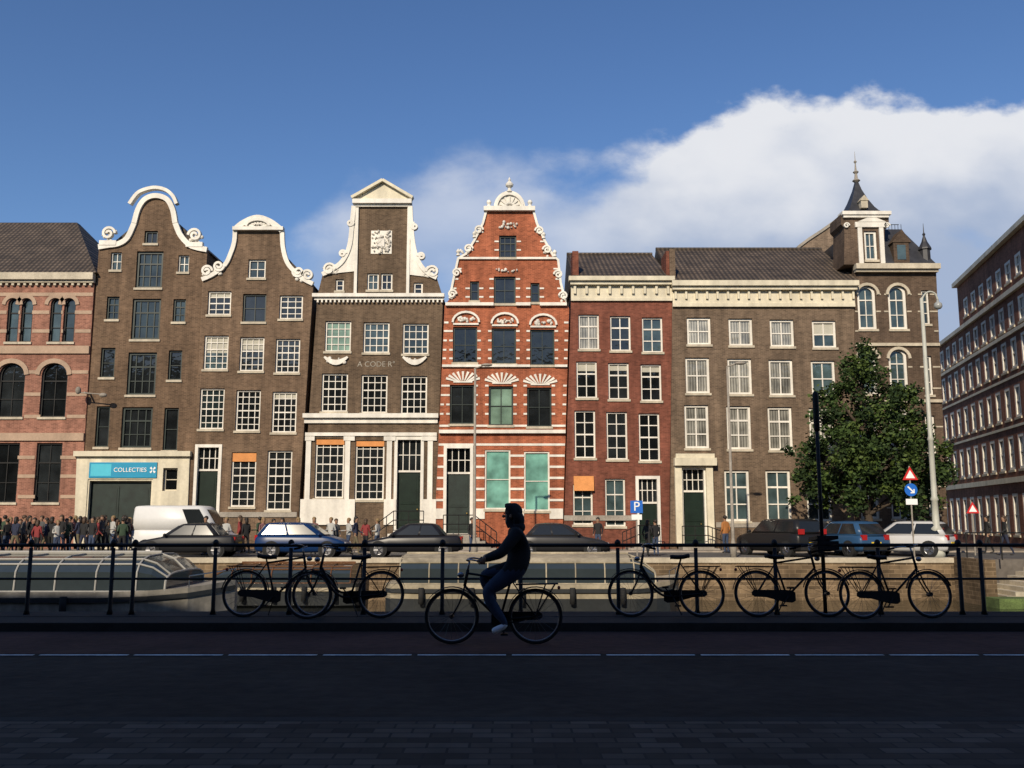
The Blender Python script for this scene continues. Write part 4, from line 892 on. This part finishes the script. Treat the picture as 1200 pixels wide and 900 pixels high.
# ---------------------------------------------------------------- tree
Tr=Thing('street_tree',(unp(1016,600,43.5)[0],43.5,BZ),'dense dark green tree on the quay beside parked cars','tree'); tx=Tr.off[0]; ty=43.5
BARK=M('bark',(.06,.045,.032),.95,.3,5,bump=.6); g=G(); R2=random.Random(11)
g.tube(cr([(tx,ty,BZ),(tx+.1,ty,1.2),(tx-.05,ty+.1,2.6),(tx+.15,ty,5),(tx+.1,ty,8.6)],4),[.24-.011*k for k in range(17)],10)
# irregular crown: a set of boughs, each carrying its own group of leaf clumps
cl=[]; boughs=[(-2.3,0,3.0,1.35),(-2.7,.5,4.6,1.2),(-1.9,-.6,5.9,1.15),(-1.2,.3,7.2,1.15),(.0,-.2,8.3,1.15),(.3,.2,9.2,.8),(1.2,.3,7.3,1.2),(2.1,-.3,6.2,1.25),(2.9,.2,4.8,1.2),(2.5,-.5,3.3,1.35),(1.0,-1.4,4.6,1.5),(-.9,-1.5,4.3,1.5),(.1,-1.3,6.4,1.35),(.2,1.2,5.5,1.9),(0,-1.0,2.9,1.3),(-1.4,.9,3.2,1.2),(1.5,1,3.4,1.3),(-3.1,-.2,3.7,.7),(3.4,.1,3.9,.75),(-.6,.2,8.7,.7),(1.9,.2,7.4,.7),(-1.5,-1.2,2.5,.9),(1.7,-1.1,2.4,.9),(.1,0,4.4,1.8)]
for bx_,by_,bz_,br_ in boughs:
    e=(tx+.2+bx_,ty+by_,bz_); zs=max(1.7,bz_-1.6); g.tube(cr([(tx+.05,ty,zs),(tx+bx_*.5,ty+by_*.5,(zs+bz_)/2+.15),e],4),[.10,.09,.08,.07,.06,.05,.04,.03,.02],6)
    for k in range(int(9*br_*br_+4)):
        d=Vector((R2.gauss(0,1),R2.gauss(0,1),R2.gauss(0,.85))).normalized()*br_*R2.uniform(.25,1.05); cl.append((e[0]+d.x,e[1]+d.y*.9,max(1.7,e[2]+d.z)))
Tr.add(g,'trunk',BARK,smooth=True)
g=G()
for c in cl:
    m_=R2.choice((0,0,1,2,2)); cs=R2.uniform(.24,.50)
    for j in range(64):
        d=Vector((R2.gauss(0,1),R2.gauss(0,1),R2.gauss(0,.8))); d=d.normalized()*cs*R2.uniform(.3,1.2); p=Vector(c)+d
        a=Vector((R2.uniform(-1,1),R2.uniform(-1,1),R2.uniform(-.6,.6))).normalized(); b=a.cross(Vector((R2.uniform(-1,1),R2.uniform(-1,1),R2.uniform(-1,1)))).normalized(); s=R2.uniform(.075,.125)
        g.face([p-a*s,p-b*s*.65,p+a*s,p+b*s*.65],m_ if R2.random()<.85 else R2.randrange(3))
Tr.add(g,'crown',[M('leaf_green',(.040,.068,.018),.65,.3,1,spec=.2),M('leaf_light',(.070,.105,.024),.65,.3,1,spec=.2),M('leaf_dark',(.022,.040,.013),.7,.3,1,spec=.2)])
# ---------------------------------------------------------------- lamps & signs
PG=M('pale_post_paint',(.42,.42,.36),.5,.1,2)
D=40.2; x=unp(1096,600,D)[0]; L=Thing('street_lamp',(x,D,BZ),'tall pale ornate street lamp with curved arm and fluted base','street lamp')
zt=unp(1096,350,D)[1]; g=G(); g.lathe((x,D,BZ),[(0,0),(.3,0),(.3,.25),(.22,.35),(.2,1.1),(.26,1.2),(.15,1.35),(.13,2.4),(.18,2.45),(.12,2.6),(.11,5),(.15,5.05),(.095,5.2),(.075,zt-BZ),(0,zt-BZ+.05)],14); L.add(g,'post',PG,smooth=True)
g=G(); g.tube(cr([(x,D,zt-.6),(x+.04,D,zt),(x+.3,D,zt+.3),(x+.6,D,zt+.25),(x+.72,D,zt-.05)],5),.04,8); L.add(g,'arm',PG,smooth=True)
g=G(); g.lathe((x+.72,D,zt-.5),[(0,0),(.12,.04),(.18,.14),(.16,.28),(.06,.36),(.05,.45),(0,.47)],14); L.add(g,'lamp_shade',M('frosted_glass',(.3,.31,.30),.2,.05),smooth=True)
def slim(u,D,vt,label):
    x=unp(u,600,D)[0]; L=Thing('street_lamp',(x,D,BZ),label,'street lamp',group='slim lamp posts along the quay'); zt=unp(u,vt,D)[1]
    g=G(); g.lathe((x,D,BZ),[(0,0),(.14,0),(.14,.5),(.1,.6),(.07,.8),(.045,zt-BZ),(0,zt-BZ)],10); L.add(g,'post',GSTONE,smooth=True)
    g=G(); g.tube([(x-.05,D,zt),(x+.4,D-.2,zt+.12)],.03,6); L.add(g,'arm',GSTONE)
    g=G(); g.ell((x+.5,D-.25,zt+.12),(.25,.12,.07),12,6); L.add(g,'lamp_head',GSTONE,smooth=True)
slim(556,39.4,432,'slim grey lamp post before the red house'); slim(858,39.4,430,'slim grey lamp post before the taupe building')
BLUE=M('sign_blue',(.01,.12,.5),.5,.03); SR=M('sign_red',(.55,.02,.02),.5,.03)
def sign(u,D,items,label,vt):
    x=unp(u,600,D)[0]; T=Thing('traffic_sign',(x,D,BZ),label,'traffic sign'); zt=unp(u,vt,D)[1]; P=lambda s,z,d:(s,D-d,z)
    g=G(); g.tube([(x,D+.04,BZ),(x,D+.04,zt)],.035,8); T.add(g,'pole',GSTONE)
    for kind,v,r in items:
        z=unp(u,v,D)[1]; g=G(); C_=lambda r:[(x+r*math.cos(t*.3142),z+r*math.sin(t*.3142)) for t in range(20)]
        if kind=='P':
            g.prism(P,outline(x-r,x+r,z-r,z+r),[],0,.02); s=T.add(g,'sign_plate',BLUE); textg(T,'P',r*2.1,P,x,z,.03,TXW,s)
        elif kind=='blue':
            g.prism(P,C_(r),[],0,.02); s=T.add(g,'sign_plate',BLUE); g=G(); g.strip(P,[(x-r*.5,z+r*.5),(x+r*.4,z-r*.4)],r*.22,.02,.03); g.strip(P,[(x-r*.1,z-r*.45),(x+r*.45,z-r*.45),(x+r*.45,z+r*.1)],r*.2,.02,.031); T.add(g,'arrow',TXW,s)
        elif kind=='tri':
            g.prism(P,[(x-r,z-r*.7),(x+r,z-r*.7),(x,z+r)],[],0,.02); s=T.add(g,'sign_plate',SR); g=G(); g.prism(P,[(x-r*.6,z-r*.48),(x+r*.6,z-r*.48),(x,z+r*.55)],[],.02,.03); T.add(g,'white_field',TXW,s)
        elif kind=='plate':
            g.prism(P,outline(x-r,x+r,z-r*.5,z+r*.5),[],0,.02); T.add(g,'sub_plate',TXW)
sign(746,39.6,(('P',594,.26),('plate',606,.22)),'blue parking sign on a grey pole',586)
sign(1069,40.5,(('tri',556,.34),('blue',574,.28),('plate',588,.25)),'red-white triangle and round blue sign on one pole',546)
sign(1140,42,(('tri',596,.3),),'triangular warning sign on a pole',588)
# ---------------------------------------------------------------- light / world / camera
AZ=math.radians(18); EL=math.radians(30)
sun=bpy.data.lights.new('sun','SUN'); sun.energy=4.7; sun.angle=math.radians(.5); sun.color=(1,.87,.68); so=bpy.data.objects.new('sun',sun); COL.objects.link(so)
so.rotation_euler=Vector((math.sin(AZ)*math.cos(EL),math.cos(AZ)*math.cos(EL),-math.sin(EL))).to_track_quat('-Z','Y').to_euler()
w=bpy.data.worlds.new('World'); SC.world=w; w.use_nodes=True; nt=w.node_tree; nt.nodes.clear()
out=nt.nodes.new('ShaderNodeOutputWorld'); bg=nt.nodes.new('ShaderNodeBackground'); bg.inputs[1].default_value=.10
sky=nt.nodes.new('ShaderNodeTexSky'); sky.sky_type='NISHITA'; sky.sun_disc=False; sky.sun_elevation=EL; sky.sun_rotation=math.pi+AZ; sky.ozone_density=3; sky.air_density=1.0; sky.dust_density=.3
hs=nt.nodes.new('ShaderNodeHueSaturation'); hs.inputs['Hue'].default_value=.508; hs.inputs['Saturation'].default_value=1.15; hs.inputs['Value'].default_value=1.16; nt.links.new(sky.outputs[0],hs.inputs['Color']); nt.links.new(hs.outputs[0],bg.inputs[0])
def mth(op,a,b=None,c=None):
    n=nt.nodes.new('ShaderNodeMath'); n.operation=op
    for i,x in enumerate((a,b,c)):
        if x is None: continue
        if isinstance(x,(int,float)): n.inputs[i].default_value=x
        else: nt.links.new(x,n.inputs[i])
    return n.outputs[0]
def mr(x,a,b,c,d,smooth=True):
    n=nt.nodes.new('ShaderNodeMapRange'); n.interpolation_type='SMOOTHSTEP' if smooth else 'LINEAR'
    for i,v in enumerate((a,b,c,d)): n.inputs[i+1].default_value=v
    nt.links.new(x,n.inputs[0]); return n.outputs[0]
tc=nt.nodes.new('ShaderNodeTexCoord').outputs['Generated']; sp_=nt.nodes.new('ShaderNodeSeparateXYZ'); nt.links.new(tc,sp_.inputs[0])
ysafe=mth('MAXIMUM',sp_.outputs[1],.05); a_=mth('DIVIDE',sp_.outputs[0],ysafe); e_=mth('DIVIDE',sp_.outputs[2],ysafe)
cv=nt.nodes.new('ShaderNodeCombineXYZ'); nt.links.new(a_,cv.inputs[0]); nt.links.new(mth('MULTIPLY',e_,1.5),cv.inputs[1])
def nz(scale,det,rough=.55,dist=0,off=0):
    mp=nt.nodes.new('ShaderNodeVectorMath'); mp.operation='ADD'; nt.links.new(cv.outputs[0],mp.inputs[0]); mp.inputs[1].default_value=(off,off*.7,off*1.3)
    n=nt.nodes.new('ShaderNodeTexNoise'); n.inputs['Scale'].default_value=scale; n.inputs['Detail'].default_value=det; n.inputs['Roughness'].default_value=rough; n.inputs['Distortion'].default_value=dist
    nt.links.new(mp.outputs[0],n.inputs['Vector']); return n.outputs['Fac']
rp=nt.nodes.new('ShaderNodeValToRGB'); nt.links.new(mr(a_,-.5,.7,0,1,False),rp.inputs[0])
el=rp.color_ramp.elements; pts=[(-.5,.14),(-.3,.26),(-.19,.385),(-.1,.415),(.1,.405),(.16,.43),(.22,.455),(.3,.47),(.45,.475),(.7,.47)]
el[0].position=0; el[0].color=(.14,.14,.14,1); el[1].position=1; el[1].color=(.47,.47,.47,1)
for x,v in pts[1:-1]:
    q=el.new((x+.5)/1.2); q.color=(v,v,v,1)
T_=rp.outputs[0]
n1=nz(8,6,.45,0,1.4); n2=nz(20,8,.6,.1,3.1); n3=nz(3.4,7,.6,.4,7.7)
dt=mth('SUBTRACT',T_,e_)
edge=mth('ADD',dt,mth('MULTIPLY',mth('SUBTRACT',n1,.5),.13)); edge=mth('ADD',edge,mth('MULTIPLY',mth('SUBTRACT',n2,.5),.06))
hard=mr(a_,.02,.22,.075,.028)
core=mr(mth('DIVIDE',edge,hard),-.1,1.0,0,1)
rightw=mr(a_,-.05,.20,.55,1.0)
veil=mr(mth('ADD',n3,mth('MULTIPLY',mth('SUBTRACT',n2,.5),.3)),.30,.60,.0,1)
rim=mr(dt,.06,.20,.62,.10)
dens=mth('MULTIPLY',core,mth('MULTIPLY',mth('MINIMUM',mth('ADD',mth('MULTIPLY',veil,.5),mth('ADD',rim,.42)),1.0),rightw))
leftfade=mr(a_,-.48,-.16,.25,1)
dens=mth('MULTIPLY',dens,leftfade)
dens=mth('MULTIPLY',dens,mr(sp_.outputs[1],.05,.2,0,1))
dens=mth('MINIMUM',dens,.95)
lit=mr(mth('ADD',dt,mth('MULTIPLY',mth('SUBTRACT',n1,.5),-.35)),.0,.2,1,0)
mx=nt.nodes.new('ShaderNodeMix'); mx.data_type='RGBA'; mx.inputs['A'].default_value=(.38,.46,.62,1); mx.inputs['B'].default_value=(.82,.83,.86,1); nt.links.new(lit,mx.inputs['Factor'])
bg2=nt.nodes.new('ShaderNodeBackground'); bg2.inputs[1].default_value=1.0; nt.links.new(mx.outputs['Result'],bg2.inputs[0])
ms=nt.nodes.new('ShaderNodeMixShader'); nt.links.new(dens,ms.inputs[0]); nt.links.new(bg.outputs[0],ms.inputs[1]); nt.links.new(bg2.outputs[0],ms.inputs[2]); nt.links.new(ms.outputs[0],out.inputs[0])
cam=bpy.data.cameras.new('camera'); co=bpy.data.objects.new('camera',cam); COL.objects.link(co); co.location=(0,0,CZ); co.rotation_euler=(math.pi/2+TH,0,0); cam.sensor_width=36; cam.lens=36*F/1200; cam.clip_end=3000; cam.clip_start=.05
SC.camera=co
SC.view_settings.view_transform='Standard'; SC.view_settings.look='None'; SC.view_settings.exposure=0
